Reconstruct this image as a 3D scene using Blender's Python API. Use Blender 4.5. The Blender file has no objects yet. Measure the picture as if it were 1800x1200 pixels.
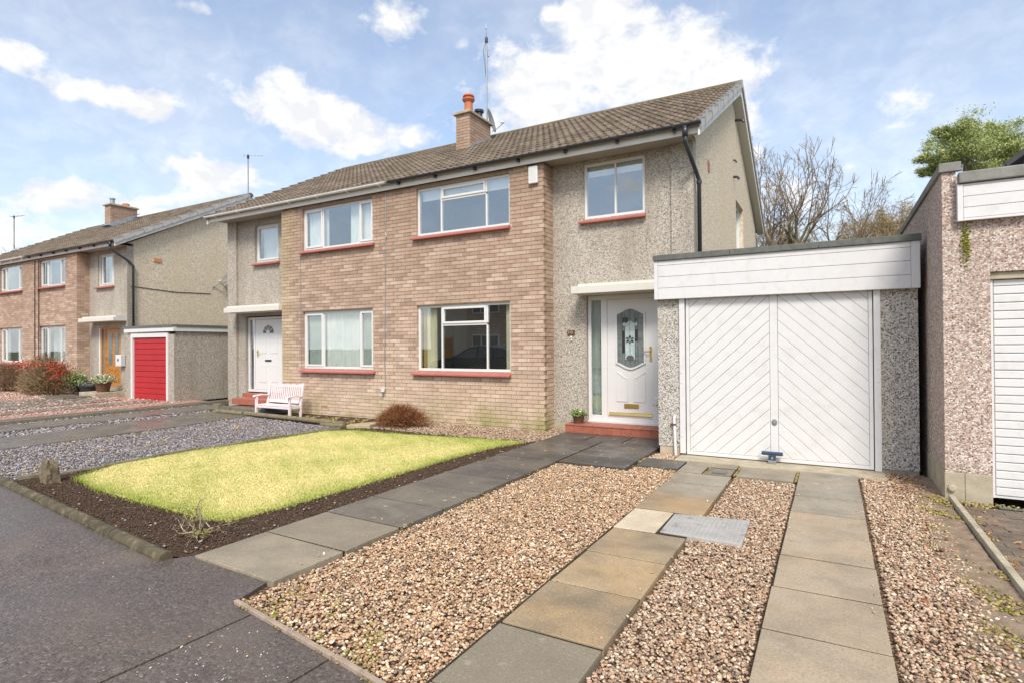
import bpy, bmesh, math, random
import numpy as np
from mathutils import Vector, Matrix

random.seed(7); RNG = np.random.default_rng(7)
S = bpy.context.scene; COL = S.collection; PI = math.pi

# ------------------------------------------------------------------ camera, sky, sun, exposure
cam = bpy.data.cameras.new('camera'); cam.sensor_width = 36; cam.lens = 996.189/1800*36
cam.clip_start = 0.05; cam.clip_end = 2000
camo = bpy.data.objects.new('camera', cam); COL.objects.link(camo)
_r = Vector((0.8710618, 0.49111995, -0.00724865)); _u = Vector((0.00982656, -0.00266996, 0.99994815)); _f = Vector((-0.49107513, 0.87108786, 0.00715173))
camo.matrix_world = Matrix(((_r.x, _u.x, -_f.x, 0), (_r.y, _u.y, -_f.y, 0), (_r.z, _u.z, -_f.z, 1.5), (0, 0, 0, 1)))
S.camera = camo
CAM = Vector((0, 0, 1.5))
S.view_settings.view_transform = 'Standard'; S.view_settings.look = 'None'
S.view_settings.exposure = 0.78; S.view_settings.gamma = 1; S.view_settings.use_curve_mapping = False

SUN = Vector((0.30, -0.60, 0.74)).normalized()
sl = bpy.data.lights.new('sun', 'SUN'); sl.energy = 2.1; sl.angle = math.radians(16); sl.color = (1, .95, .87)
so = bpy.data.objects.new('sun', sl); COL.objects.link(so); so.location = (20, -20, 30)
so.rotation_euler = (-SUN).to_track_quat('-Z', 'Y').to_euler()

W = bpy.data.worlds.new('World'); S.world = W; W.use_nodes = True
def build_world():
    nt = W.node_tree; nt.nodes.clear(); L = nt.links.new
    out = nt.nodes.new('ShaderNodeOutputWorld'); bg = nt.nodes.new('ShaderNodeBackground'); bg.inputs[1].default_value = 0.13
    sky = nt.nodes.new('ShaderNodeTexSky'); sky.sky_type = 'NISHITA'; sky.sun_disc = False
    sky.sun_elevation = math.asin(SUN.z); sky.sun_rotation = math.atan2(SUN.x, SUN.y)
    sky.air_density = 1.0; sky.dust_density = 1.6; sky.ozone_density = 1.0
    geo = nt.nodes.new('ShaderNodeTexCoord')
    def m(op, a, b=None, c=None):
        n = nt.nodes.new('ShaderNodeMath'); n.operation = op
        for i, v in enumerate((a, b, c)):
            if v is None: continue
            if hasattr(v, 'links') or hasattr(v, 'is_output'): L(v, n.inputs[i])
            else: n.inputs[i].default_value = v
        return n.outputs[0]
    def vm(op, a, b):
        n = nt.nodes.new('ShaderNodeVectorMath'); n.operation = op
        for i, v in enumerate((a, b)):
            if isinstance(v, (tuple, Vector)): n.inputs[i].default_value = tuple(v)
            else: L(v, n.inputs[i])
        return n
    d = geo.outputs['Generated']
    # flatten the lower sky so that clouds stretch towards the horizon
    def noise(scale, det, rough, off, dist=0.0, zs=1.5):
        mp = nt.nodes.new('ShaderNodeMapping'); L(d, mp.inputs[0]); mp.inputs['Scale'].default_value = (1, 1, zs); mp.inputs['Location'].default_value = off
        n = nt.nodes.new('ShaderNodeTexNoise'); L(mp.outputs[0], n.inputs['Vector'])
        n.inputs['Scale'].default_value = scale; n.inputs['Detail'].default_value = det; n.inputs['Roughness'].default_value = rough
        n.inputs['Distortion'].default_value = dist
        return n.outputs['Fac']
    n1 = noise(9, 7, .58, (3.1, .2, 1.7), .25); n2 = noise(2.6, 3, .5, (7.7, 1.3, .4)); n3 = noise(22, 5, .6, (1.2, 6.3, 2.2), .3)
    # the cloud banks: direction (from the picture), half width, half height, weight
    banks = [((1010, 140), 210, 85, 1.05), ((1230, 120), 120, 80, .8), ((860, 230), 150, 70, .6), ((1050, 20), 130, 45, .9), ((520, 185), 130, 65, 1.05),
             ((640, 250), 100, 45, .6), ((150, 165), 95, 22, .9), ((260, 185), 48, 42, .95), ((25, 95), 55, 34, 1.0), ((690, 25), 75, 42, .9),
             ((370, 310), 130, 45, .95), ((160, 350), 210, 40, .8), ((350, 15), 70, 20, .6), ((1420, 330), 260, 120, .55), ((1280, 250), 120, 80, .5),
             ((1600, 180), 60, 30, .35), ((60, 420), 230, 40, .8), ((1700, 60), 160, 40, .3)]
    tot = None
    for (px, py), hw, hh, w in banks:
        c = (_f*996.189 + _r*(px-900) - _u*(py-600)).normalized()
        rt = Vector((c.y, -c.x, 0)).normalized(); up = rt.cross(c)
        dist = (_f*996.189 + _r*(px-900) - _u*(py-600)).length
        a = m('MULTIPLY', vm('DOT_PRODUCT', d, rt).outputs['Value'], dist/hw); b = m('MULTIPLY', vm('DOT_PRODUCT', d, up).outputs['Value'], dist/hh)
        e = m('POWER', 2.718, m('MULTIPLY', m('ADD', m('MULTIPLY', a, a), m('MULTIPLY', b, b)), -1.0))
        fr = m('GREATER_THAN', vm('DOT_PRODUCT', d, c).outputs['Value'], 0)
        e = m('MULTIPLY', m('MULTIPLY', e, fr), w)
        tot = e if tot is None else m('ADD', tot, e)
    # outside the banks the same broken cloud goes on all round
    away = m('SUBTRACT', .62, m('MULTIPLY', vm('DOT_PRODUCT', d, tuple(_f)).outputs['Value'], .62)); away = m('MINIMUM', m('MAXIMUM', away, 0), .55)
    base = m('ADD', m('MINIMUM', tot, 1.1), away)
    f = m('ADD', m('SUBTRACT', m('MULTIPLY', base, .9), .17), m('ADD', m('MULTIPLY', m('SUBTRACT', n1, .5), 1.5), m('MULTIPLY', m('SUBTRACT', n3, .5), .75)))
    mr = nt.nodes.new('ShaderNodeMapRange'); mr.interpolation_type = 'SMOOTHSTEP'; L(f, mr.inputs[0]); mr.inputs[1].default_value = .15; mr.inputs[2].default_value = .80
    # thin veil everywhere, thicker near the horizon
    sep = nt.nodes.new('ShaderNodeSeparateXYZ'); L(d, sep.inputs[0])
    hz = m('MULTIPLY', m('POWER', m('MAXIMUM', m('SUBTRACT', 1, m('MAXIMUM', sep.outputs[2], 0)), 0), 5), .55)
    veil = m('ADD', m('ADD', hz, .24), m('MULTIPLY', m('SUBTRACT', n2, .5), .9))
    veil = m('MINIMUM', m('MAXIMUM', veil, 0), .8)
    mask = m('MAXIMUM', mr.outputs[0], veil)
    mask = m('MINIMUM', mask, 1)
    # cloud shading: slightly grey in the thick parts
    cr = nt.nodes.new('ShaderNodeMix'); cr.data_type = 'RGBA'; L(m('MINIMUM', m('MAXIMUM', m('MULTIPLY', m('SUBTRACT', n3, .42), 3), 0), 1), cr.inputs[0])
    cr.inputs[6].default_value = (4.1, 4.15, 4.3, 1); cr.inputs[7].default_value = (5.7, 5.55, 5.3, 1)
    gain = nt.nodes.new('ShaderNodeMix'); gain.data_type = 'RGBA'; gain.blend_type = 'MULTIPLY'; gain.inputs[0].default_value = 1
    L(sky.outputs[0], gain.inputs[6]); gain.inputs[7].default_value = SKYGAIN
    mx = nt.nodes.new('ShaderNodeMix'); mx.data_type = 'RGBA'; L(mask, mx.inputs[0]); L(gain.outputs[2], mx.inputs[6]); L(cr.outputs[2], mx.inputs[7])
    L(mx.outputs[2], bg.inputs[0]); L(bg.outputs[0], out.inputs[0])
SKYGAIN = (1.03, 1.07, 1.08, 1)
build_world()
try:
    S.cycles.use_denoising = True; S.cycles.max_bounces = 8; S.cycles.transparent_max_bounces = 12
except Exception: pass

# ------------------------------------------------------------------ helpers
class MB:
    """collects geometry (world coordinates) for ONE mesh object"""
    def __init__(s, T=None): s.v = []; s.f = []; s.T = T; s.m = []; s.mi = 0
    def add(s, vs, fs):
        n = len(s.v); s.v += [tuple(s.T(*p)) if s.T else tuple(p) for p in vs]; s.f += [tuple(i+n for i in f) for f in fs]; s.m += [s.mi]*len(fs); return s
    def box(s, x0, x1, y0, y1, z0, z1):
        return s.add([(x0,y0,z0),(x1,y0,z0),(x1,y1,z0),(x0,y1,z0),(x0,y0,z1),(x1,y0,z1),(x1,y1,z1),(x0,y1,z1)],
                     [(0,3,2,1),(4,5,6,7),(0,1,5,4),(1,2,6,5),(2,3,7,6),(3,0,4,7)])
    def prism(s, pts, a, b, axis='y'):
        """polygon pts extruded from a to b; axis y: pts are (x,z); x: (y,z); z: (x,y)"""
        k = len(pts); P = {'y': lambda p,t:(p[0],t,p[1]), 'x': lambda p,t:(t,p[0],p[1]), 'z': lambda p,t:(p[0],p[1],t)}[axis]
        return s.add([P(p,a) for p in pts]+[P(p,b) for p in pts], [tuple(range(k))[::-1], tuple(range(k,2*k))]+[(i,(i+1)%k,k+(i+1)%k,k+i) for i in range(k)])
    def tube(s, pts, r, n=8, caps=True):
        pts = [Vector(p) for p in pts]; R = r if isinstance(r,(list,tuple)) else [r]*len(pts)
        vs = []; fs = []; pa = None
        for i, p in enumerate(pts):
            t = (pts[min(i+1,len(pts)-1)]-pts[max(i-1,0)]).normalized()
            a = t.orthogonal().normalized() if pa is None else (pa - t*pa.dot(t)).normalized()
            pa = a; b = t.cross(a)
            for k in range(n):
                w = 2*PI*k/n; vs.append(tuple(p + (a*math.cos(w)+b*math.sin(w))*R[i]))
        for i in range(len(pts)-1):
            for k in range(n): fs.append((i*n+k, i*n+(k+1)%n, (i+1)*n+(k+1)%n, (i+1)*n+k))
        if caps: fs += [tuple(range(n))[::-1], tuple((len(pts)-1)*n+k for k in range(n))]
        return s.add(vs, fs)
    def lathe(s, c, prof, n=20, axis='z', sx=1, sy=1):
        c = Vector(c); vs = []; fs = []
        for (r, h) in prof:
            for k in range(n):
                w = 2*PI*k/n; x, y = r*math.cos(w)*sx, r*math.sin(w)*sy
                vs.append(tuple(c + (Vector((x,y,h)) if axis=='z' else Vector((x,h,y)) if axis=='y' else Vector((h,x,y)))))
        for i in range(len(prof)-1):
            for k in range(n): fs.append((i*n+k, i*n+(k+1)%n, (i+1)*n+(k+1)%n, (i+1)*n+k))
        fs += [tuple(range(n))[::-1], tuple((len(prof)-1)*n+k for k in range(n))]
        return s.add(vs, fs)
    def build(s, name, mat, parent=None, label=None, cat=None, group=None, kind=None, bevel=0, smooth=False, recalc=True, org=None):
        o0 = ORG.get(parent.name, Vector((0,0,0))) if parent is not None else (Vector(org) if org is not None else Vector((0,0,0)))
        me = bpy.data.meshes.new(name); me.from_pydata([tuple(Vector(p)-o0) for p in s.v], [], s.f)
        if recalc and len(s.f) < 60000:
            bm = bmesh.new(); bm.from_mesh(me); bmesh.ops.recalc_face_normals(bm, faces=bm.faces); bm.to_mesh(me); bm.free()
        for m in (mat if isinstance(mat,(list,tuple)) else [mat]): me.materials.append(m)
        if isinstance(mat,(list,tuple)): me.polygons.foreach_set('material_index', s.m)
        if smooth: me.polygons.foreach_set('use_smooth', [True]*len(me.polygons))
        o = bpy.data.objects.new(name, me); COL.objects.link(o)
        if parent is not None: o.parent = parent; ORG[o.name] = o0
        else: o.location = o0; ORG[o.name] = o0
        tag(o, label, cat, group, kind)
        if bevel:
            b = o.modifiers.new('Bevel','BEVEL'); b.width = bevel; b.segments = 2; b.limit_method = 'ANGLE'; b.angle_limit = math.radians(40)
        return o
ORG = {}
def tag(o, label=None, cat=None, group=None, kind=None):
    if label: o['label'] = label
    if cat: o['category'] = cat
    if group: o['group'] = group
    if kind: o['kind'] = kind
    return o
def thing(name, label, cat, loc, group=None):
    o = bpy.data.objects.new(name, None); COL.objects.link(o); o.location = loc; o.empty_display_size = .2
    ORG[o.name] = Vector(loc); return tag(o, label, cat, group)
def copy_tree(o, delta, label=None, parent=None):
    c = o.copy(); COL.objects.link(c)
    if parent is None: c.location = Vector(o.location)+Vector(delta)
    else: c.parent = parent
    if label: c['label'] = label
    for ch in list(o.children): copy_tree(ch, delta, None, c)
    return c
def boxmesh(name, dx, dy, dz, mat, ch=0.0):
    m = MB(); m.box(-dx/2,dx/2,-dy/2,dy/2,-dz/2,dz/2); me = bpy.data.meshes.new(name); me.from_pydata(m.v,[],m.f); me.materials.append(mat); return me
def place(name, me, loc, parent):
    o = bpy.data.objects.new(name, me); COL.objects.link(o); o.location = Vector(loc)-ORG[parent.name]; o.parent = parent; return o
LIM = 296

# ------------------------------------------------------------------ materials
class G:
    def __init__(s, name, rough=.85, spec=.3, metal=0):
        s.mat = bpy.data.materials.new(name); s.mat.use_nodes = True; s.nt = s.mat.node_tree; s.b = s.nt.nodes['Principled BSDF']
        s.b.inputs['Roughness'].default_value = rough; s.b.inputs['Specular IOR Level'].default_value = spec; s.b.inputs['Metallic'].default_value = metal
        g = s.nt.nodes.new('ShaderNodeNewGeometry'); s.pos = g.outputs['Position']; s.geo = g
    def L(s, a, b): s.nt.links.new(a, b)
    def set(s, inp, v):
        if isinstance(v, bpy.types.NodeSocket): s.L(v, inp)
        else: inp.default_value = (tuple(v)+(1,) if isinstance(v,(tuple,list)) and len(v)==3 and inp.type=='RGBA' else v)
    def n(s, t): return s.nt.nodes.new('ShaderNode'+t)
    def noise(s, scale, det=4, rough=.55, vec=None, sc=None, dist=0, col=False):
        n = s.n('TexNoise'); v = vec or s.pos
        if sc: v = s.map(v, sc)
        s.L(v, n.inputs['Vector']); n.inputs['Scale'].default_value = scale; n.inputs['Detail'].default_value = det; n.inputs['Roughness'].default_value = rough; n.inputs['Distortion'].default_value = dist
        return n.outputs['Color' if col else 'Fac']
    def map(s, v, sc=(1,1,1), loc=(0,0,0)):
        m = s.n('Mapping'); s.L(v, m.inputs[0]); m.inputs['Scale'].default_value = sc; m.inputs['Location'].default_value = loc; return m.outputs[0]
    def vor(s, scale, feature='F1', vec=None, out='Color', rnd=1, sc=None):
        n = s.n('TexVoronoi'); n.feature = feature; v = vec or s.pos
        if sc: v = s.map(v, sc)
        s.L(v, n.inputs['Vector']); n.inputs['Scale'].default_value = scale; n.inputs['Randomness'].default_value = rnd; return n.outputs[out]
    def ramp(s, fac, stops, mode='LINEAR'):
        n = s.n('ValToRGB'); n.color_ramp.interpolation = mode; e = n.color_ramp.elements
        while len(e) < len(stops): e.new(.5)
        for i, (p, c) in enumerate(stops):
            e[i].position = p; e[i].color = (tuple(c)+(1,)) if isinstance(c,(tuple,list)) else (c,c,c,1)
        s.L(fac, n.inputs[0]); return n.outputs[0]
    def mix(s, fac, a, b, blend='MIX'):
        n = s.n('Mix'); n.data_type = 'RGBA'; n.blend_type = blend; s.set(n.inputs[0], fac); s.set(n.inputs[6], a); s.set(n.inputs[7], b); return n.outputs[2]
    def m(s, op, a, b=0.0, c=None):
        n = s.n('Math'); n.operation = op; s.set(n.inputs[0], a); s.set(n.inputs[1], b)
        if c is not None: s.set(n.inputs[2], c)
        return n.outputs[0]
    def mr(s, v, a, b, c=0.0, d=1.0):
        n = s.n('MapRange'); s.set(n.inputs[0], v); n.inputs[1].default_value=a; n.inputs[2].default_value=b; n.inputs[3].default_value=c; n.inputs[4].default_value=d; return n.outputs[0]
    def sep(s, v=None):
        n = s.n('SeparateXYZ'); s.L(v or s.pos, n.inputs[0]); return n.outputs
    def comb(s, x, y, z=0.0):
        n = s.n('CombineXYZ'); s.set(n.inputs[0], x); s.set(n.inputs[1], y); s.set(n.inputs[2], z); return n.outputs[0]
    def white(s, v, col=False):
        n = s.n('TexWhiteNoise'); s.L(v, n.inputs['Vector']); return n.outputs['Color' if col else 'Value']
    def attr(s, name='tint'):
        n = s.n('Attribute'); n.attribute_name = name; return n.outputs['Color']
    def bump(s, h, strength=.4, dist=.01):
        n = s.n('Bump'); n.inputs['Strength'].default_value = strength; n.inputs['Distance'].default_value = dist; s.L(h, n.inputs['Height']); s.L(n.outputs[0], s.b.inputs['Normal'])
    def col(s, c): s.set(s.b.inputs['Base Color'], c); return s.mat
    def rough(s, v): s.set(s.b.inputs['Roughness'], v)

def plain(name, c, rough=.6, spec=.4, metal=0, var=.12, scale=6, dirt=None, bump=0, bscale=60):
    g = G(name, rough, spec, metal); n = g.noise(scale, 5, .6)
    a = tuple(min(1,x*(1-var)) for x in c); b = tuple(min(1,x*(1+var)) for x in c)
    col = g.ramp(n, [(.3,a),(.7,b)])
    if dirt: col = g.mix(g.mr(g.noise(dirt[1], 6, .65), .52, .75, 0, dirt[2]), col, dirt[0])
    if bump: g.bump(g.noise(bscale, 4, .6), bump, .004)
    return g.col(col)

def brick_mat(name, bond_x0=0.0):
    g = G(name, .92, .15); x, y, z = g.sep()
    row = g.m('FLOOR', g.m('DIVIDE', z, .075)); odd = g.m('MODULO', g.m('ADD', row, 100), 2)
    u = g.m('SUBTRACT', g.m('ADD', x, y), g.m('MULTIPLY', odd, .1125))
    cell = g.m('FLOOR', g.m('DIVIDE', g.m('ADD', u, 400.0), .225))
    r = g.white(g.comb(cell, row, 3.0)); r2 = g.white(g.comb(cell, row, 9.0))
    base = g.ramp(r, [(0,(.22,.13,.095)),(.15,(.34,.21,.155)),(.4,(.50,.32,.235)),(.65,(.60,.405,.30)),(.85,(.74,.54,.42)),(1,(.88,.72,.58))])
    base = g.mix(g.m('MULTIPLY', r2, .3), base, (.64,.42,.27))
    big = g.noise(.9, 3, .5, dist=.5); base = g.mix(g.mr(big, .45, .68, 0, .5), base, (.30,.19,.13))
    mid = g.noise(11, 5, .65); base = g.mix(g.mr(mid, .5, .75, 0, .3), base, (.30,.2,.14))
    base = g.mix(.34, base, (.46,.375,.30))
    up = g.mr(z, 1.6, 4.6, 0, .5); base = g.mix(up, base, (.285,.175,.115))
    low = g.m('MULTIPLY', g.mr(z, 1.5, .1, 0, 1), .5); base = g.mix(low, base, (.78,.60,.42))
    west = g.m('MULTIPLY', g.m('MULTIPLY', g.mr(x, -10.8, -11.5, 0, 1), g.m('GREATER_THAN', x, -14)), g.mr(g.noise(1.3, 3, .5), .35, .6, .15, .5)); base = g.mix(west, base, (.50,.42,.19))
    damp = g.m('MULTIPLY', g.mr(z, .55, 0.0, 0, 1), g.mr(g.noise(1.6, 4, .6), .45, .62, 0, 1)); base = g.mix(damp, base, (.30,.28,.09))
    base = g.mix(.16, base, g.ramp(g.noise(90, 4, .7), [(.3,(.25,.16,.12)),(.7,(.7,.55,.42))]))
    g.bump(g.noise(120, 5, .7), .5, .004); return g.col(base)

def mortar_mat():
    g = G('mortar', .95, .1); c = g.ramp(g.noise(25, 5, .6), [(.3,(.26,.19,.135)),(.7,(.40,.31,.23))])
    _, _, z = g.sep(); c = g.mix(g.mr(z, .5, 0, 0, .5), c, (.25,.22,.12)); g.bump(g.noise(150,4), .4, .003); return g.col(c)

def dash_mat(name, matrix, stops, scale=42, stain=(.25,.2,.15), samt=.35, bs=.5, gap=.3, dark=.3):
    g = G(name, .9, .2); wp = g.pos
    wv = g.n('VectorMath'); wv.operation = 'ADD'; g.L(g.pos, wv.inputs[0]); g.L(g.map(g.noise(90, 2, .5, col=True), (.012,.012,.012)), wv.inputs[1]); wp = wv.outputs[0]
    c1 = g.vor(scale, out='Color', vec=wp); d1 = g.vor(scale, out='Distance', vec=wp)
    cell = g.ramp(g.sep(c1)[0], stops, 'CONSTANT'); cell = g.mix(.25, cell, g.ramp(g.sep(c1)[1], [(0,tuple(x*.55 for x in stops[len(stops)//2][1])),(1,tuple(min(1,x*1.25) for x in stops[-2][1]))]))
    cover = g.mr(d1, gap+.2, gap+.5, 0, .75)
    c = g.mix(cover, cell, matrix)
    c2 = g.vor(scale*.62, out='Color', vec=g.map(wp, loc=(3,1,7))); d2 = g.vor(scale*.62, out='Distance', vec=g.map(wp, loc=(3,1,7)))
    c = g.mix(g.m('MULTIPLY', g.m('GREATER_THAN', g.sep(c2)[0], 1-dark), g.mr(d2, .42, .30, 0, .85)), c, stops[0][1])
    c = g.mix(g.mr(g.noise(.9, 6, .65, sc=(1.3,1.3,.3)), .42, .66, 0, samt*1.4), c, stain, 'MIX')
    g.bump(g.m('SUBTRACT', 1, d1), bs, .012); return g.col(c)

def tile_mat(name):
    g = G(name, .93, .15); x, y, z = g.sep()
    r = g.white(g.comb(g.m('FLOOR', g.m('DIVIDE', g.m('ADD', x, 400), .296)), g.m('FLOOR', g.m('DIVIDE', g.m('ADD', y, 10), .2991)), 1.0))
    c = g.ramp(r, [(0,(.088,.066,.050)),(.5,(.138,.105,.08)),(1,(.205,.16,.122))])
    c = g.mix(g.mr(g.noise(18,5,.7), .4, .7, 0, .55), c, (.30,.235,.18))
    c = g.mix(g.mr(g.noise(34,4,.7), .62, .72, 0, .7), c, (.42,.37,.24))
    c = g.mix(g.m('MULTIPLY', g.mr(g.noise(7,5,.7), .52, .68, 0, 1), .55), c, (.13,.125,.035))
    g.bump(g.noise(60,5,.7), .5, .008); return g.col(c)

def glass_mat():
    g = G('window_glass'); nt = g.nt; nt.nodes.remove(g.b); out = nt.nodes['Material Output']
    gl = g.n('BsdfGlossy'); gl.inputs['Roughness'].default_value = .0; gl.inputs[0].default_value = (.92,.96,1,1)
    tr = g.n('BsdfTransparent'); tr.inputs[0].default_value = (.95,.97,.96,1); lw = g.n('LayerWeight'); lw.inputs[0].default_value = .5; fr = g.m('POWER', lw.outputs['Facing'], 3.0)
    n = g.n('Bump'); n.inputs['Strength'].default_value = .05; n.inputs['Distance'].default_value = .02; g.L(g.noise(1.3,1), n.inputs['Height']); g.L(n.outputs[0], gl.inputs['Normal'])
    mx = g.n('MixShader'); g.L(g.mr(fr, 0, 1, .19, 1), mx.inputs[0]); g.L(tr.outputs[0], mx.inputs[1]); g.L(gl.outputs[0], mx.inputs[2]); g.L(mx.outputs[0], out.inputs[0]); return g.mat

def slab_mat(name, a, b, stain, wet=False, yellow=None):
    g = G(name, .75, .35); x, y, z = g.sep()
    # each slab its own shade
    r = g.n('ObjectInfo').outputs['Random']
    c = g.ramp(r, [(0,tuple(v*.80 for v in a)),(.5,tuple((v+w)/2 for v,w in zip(a,b))),(1,tuple(v*1.10 for v in b))])
    c = g.mix(g.mr(g.noise(2.1,5,.6,dist=.4), .42, .64, 0, .85), c, stain)
    if yellow: c = g.mix(g.m('MULTIPLY', g.mr(g.noise(1.7,3,.5,vec=g.map(g.pos,loc=(5,2,0))), .42, .62, 0, 1), .6), c, yellow)
    c = g.mix(g.mr(g.noise(75,4,.75), .5, .66, 0, .6), c, tuple(x*.45 for x in a))
    c = g.mix(g.mr(g.noise(55,3,.7,vec=g.map(g.pos,loc=(3,3,1))), .56, .72, 0, .35), c, tuple(min(1,x*1.7) for x in b))
    c = g.mix(g.mr(g.noise(6,5,.7), .48, .7, 0, .35), c, tuple(x*.8 for x in stain))
    lv = g.vor(5.5, out='Distance', vec=g.map(g.noise(6,2,.5,col=True), (.35,.35,.35)) if False else g.pos)
    c = g.mix(g.m('MULTIPLY', g.m('MULTIPLY', g.mr(lv, .16, .10, 0, 1), g.mr(g.noise(2.3,2,.5), .44, .5, 0, 1)), g.mr(g.noise(28,3,.6), .4, .55, 0, .75 if wet else .25)), c, (.5,.47,.4))
    g.rough(g.mr(g.noise(1.4,4,.6,vec=g.map(g.pos,loc=(1,4,0))), .38, .62, .22 if wet else .5, .6 if wet else .85))
    g.bump(g.m('ADD', g.noise(75,4,.7), g.m('MULTIPLY', g.noise(4,3), 1.5)), .45, .005); return g.col(c)

def tarmac_mat():
    g = G('wet_tarmac', .5, .38); c = g.ramp(g.noise(3,6,.65), [(.3,(.088,.064,.050)),(.7,(.138,.104,.082))])
    ag = g.vor(70, out='Color'); c = g.mix(.5, c, g.ramp(g.sep(ag)[0], [(0,(.05,.04,.035)),(.5,(.13,.10,.08)),(.9,(.18,.145,.12)),(1,(.32,.29,.25))]))
    pits = g.m('MULTIPLY', g.mr(g.noise(26,3,.6,sc=(1,2.4,1)), .60, .68, 0, 1), .75); c = g.mix(pits, c, (.035,.028,.025))
    c = g.mix(g.mr(g.noise(.9,4,.6,dist=.8), .5, .66, 0, .4), c, (.20,.145,.105))
    wet = g.mr(g.noise(.8,4,.6), .42, .6, 0, 1); c = g.mix(g.m('MULTIPLY', wet, .3), c, (.08,.07,.065))
    g.rough(g.mr(wet, 0, 1, .45, .24)); g.bump(g.m('ADD', g.m('MULTIPLY', g.noise(26,3,.6,sc=(1,2.4,1)), -1.6), g.m('ADD', g.m('MULTIPLY', g.vor(70,out='Distance'), -.7), g.noise(9,3,.6))), .5, .008); return g.col(c)

def tint_mat(name, rough=.8, spec=.3, mul=1.0, fine=0, ft=(.1,.1,.1)):
    g = G(name, rough, spec); c = g.attr()
    if fine: c = g.mix(g.mr(g.noise(fine,3,.6), .4, .7, 0, .45), c, ft)
    return g.col(c)

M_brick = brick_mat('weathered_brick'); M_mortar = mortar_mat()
M_dashg = dash_mat('grey_pebbledash', (.37,.31,.245), [(0,(.06,.055,.05)),(.1,(.26,.23,.19)),(.3,(.46,.40,.32)),(.62,(.6,.53,.43)),(.88,(.72,.68,.62)),(1,(.8,.78,.74))], 82, dark=.42)
M_dashb = dash_mat('beige_pebbledash', (.66,.54,.39), [(0,(.2,.15,.10)),(.10,(.44,.35,.24)),(.3,(.66,.55,.40)),(.65,(.76,.65,.49)),(.92,(.86,.78,.64)),(1,(.9,.84,.74))], 62, (.60,.48,.33), .3, .4, dark=.30)
M_dashd = dash_mat('black_and_white_dash', (.42,.37,.31), [(0,(.03,.03,.03)),(.12,(.36,.33,.29)),(.34,(.55,.50,.43)),(.62,(.62,.58,.53)),(.86,(.78,.75,.7)),(1,(.85,.82,.78))], 74, (.36,.32,.22), .35, dark=.55)
M_dashp = dash_mat('pink_pebbledash', (.38,.30,.24), [(0,(.15,.09,.07)),(.15,(.34,.2,.155)),(.34,(.50,.34,.27)),(.56,(.60,.48,.40)),(.8,(.78,.7,.63)),(1,(.84,.8,.74))], 68, (.38,.30,.23), .3, .5, dark=.38)
M_upvc = plain('white_upvc', (.70,.685,.66), .35, .5, var=.02, dirt=((.55,.5,.43), 3, .25))
M_paint = plain('white_painted_board', (.68,.665,.65), .5, .4, var=.025, dirt=((.52,.46,.38), 7, .4))
M_paint2 = plain('white_painted_trim', (.70,.67,.62), .55, .35, var=.03, dirt=((.5,.45,.36), 4, .35))
M_conc_w = plain('painted_concrete', (.66,.62,.55), .8, .2, var=.05, dirt=((.45,.4,.32), 6, .5), bump=.3)
M_red = plain('red_sill_paint', (.42,.13,.105), .55, .4, var=.12, dirt=((.3,.15,.12), 9, .5), bump=.3)
M_tile = tile_mat('brown_concrete_tile')
M_verge = plain('grey_verge_cap', (.46,.44,.42), .7, .3, var=.12, dirt=((.2,.19,.17), 8, .4))
M_ridge = plain('mossy_ridge_tile', (.15,.115,.075), .95, .1, var=.3, scale=9, dirt=((.22,.2,.04), 10, .95), bump=.8)
M_black = plain('black_plastic', (.035,.037,.042), .3, .5, var=.2)
M_gutw = plain('white_gutter', (.75,.74,.71), .35, .5, var=.03, dirt=((.5,.47,.38), 6, .3))
M_soffit = plain('grey_soffit', (.35,.31,.26), .7, .2, var=.1)
M_glass = glass_mat()
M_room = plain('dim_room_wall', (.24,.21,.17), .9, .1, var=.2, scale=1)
M_net = plain('pale_net_curtain', (.86,.87,.83), .9, .1, var=.08, scale=3)
M_cur = plain('cream_curtain', (.78,.72,.50), .9, .1, var=.1, scale=3)
M_curo = plain('ochre_curtain', (.5,.3,.07), .9, .1, var=.1, scale=3)
M_cgrey = plain('grey_green_curtain', (.50,.56,.52), .9, .1, var=.1, scale=3)
M_blind = plain('pale_blind', (.84,.83,.78), .8, .1, var=.04)
M_felt = plain('grey_felt_edge', (.135,.14,.125), .85, .2, var=.2, scale=12, dirt=((.2,.2,.15), 9, .6), bump=.6)
M_felt2 = plain('weathered_grey_coping', (.24,.235,.21), .85, .2, var=.2, scale=8, dirt=((.34,.33,.28), 7, .6), bump=.8)
M_brass = plain('brass', (.62,.44,.14), .3, .5, .9, var=.1)
M_steel = plain('grey_steel', (.35,.35,.35), .4, .5, .7, var=.15)
M_rust = plain('rusty_steel', (.14,.08,.055), .7, .3, .2, var=.3)
M_terra = plain('terracotta_tile', (.36,.115,.07), .5, .4, var=.15, scale=9, dirt=((.25,.11,.08), 7, .6), bump=.3)
M_concrete = plain('worn_concrete', (.42,.36,.26), .85, .2, var=.2, scale=7, dirt=((.2,.19,.12), 5, .7), bump=.7)
M_conc_m = plain('mossy_concrete', (.21,.18,.13), .9, .2, var=.3, scale=9, dirt=((.14,.14,.04), 7, .9), bump=.9, bscale=40)
M_kerb = plain('worn_kerb_stone', (.095,.078,.048), .85, .25, var=.4, scale=8, dirt=((.30,.26,.13), 9, .75), bump=1.0, bscale=45)
M_timber = plain('weathered_timber', (.37,.28,.215), .8, .2, var=.2, scale=12, dirt=((.16,.13,.1), 14, .6), bump=.7)
M_log = plain('round_timber', (.21,.17,.10), .85, .2, var=.3, scale=10, dirt=((.1,.09,.05), 9, .8), bump=.9)
M_pink = plain('pale_pink_paint', (.78,.67,.66), .5, .4, var=.04, dirt=((.6,.45,.43), 12, .3))
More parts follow.
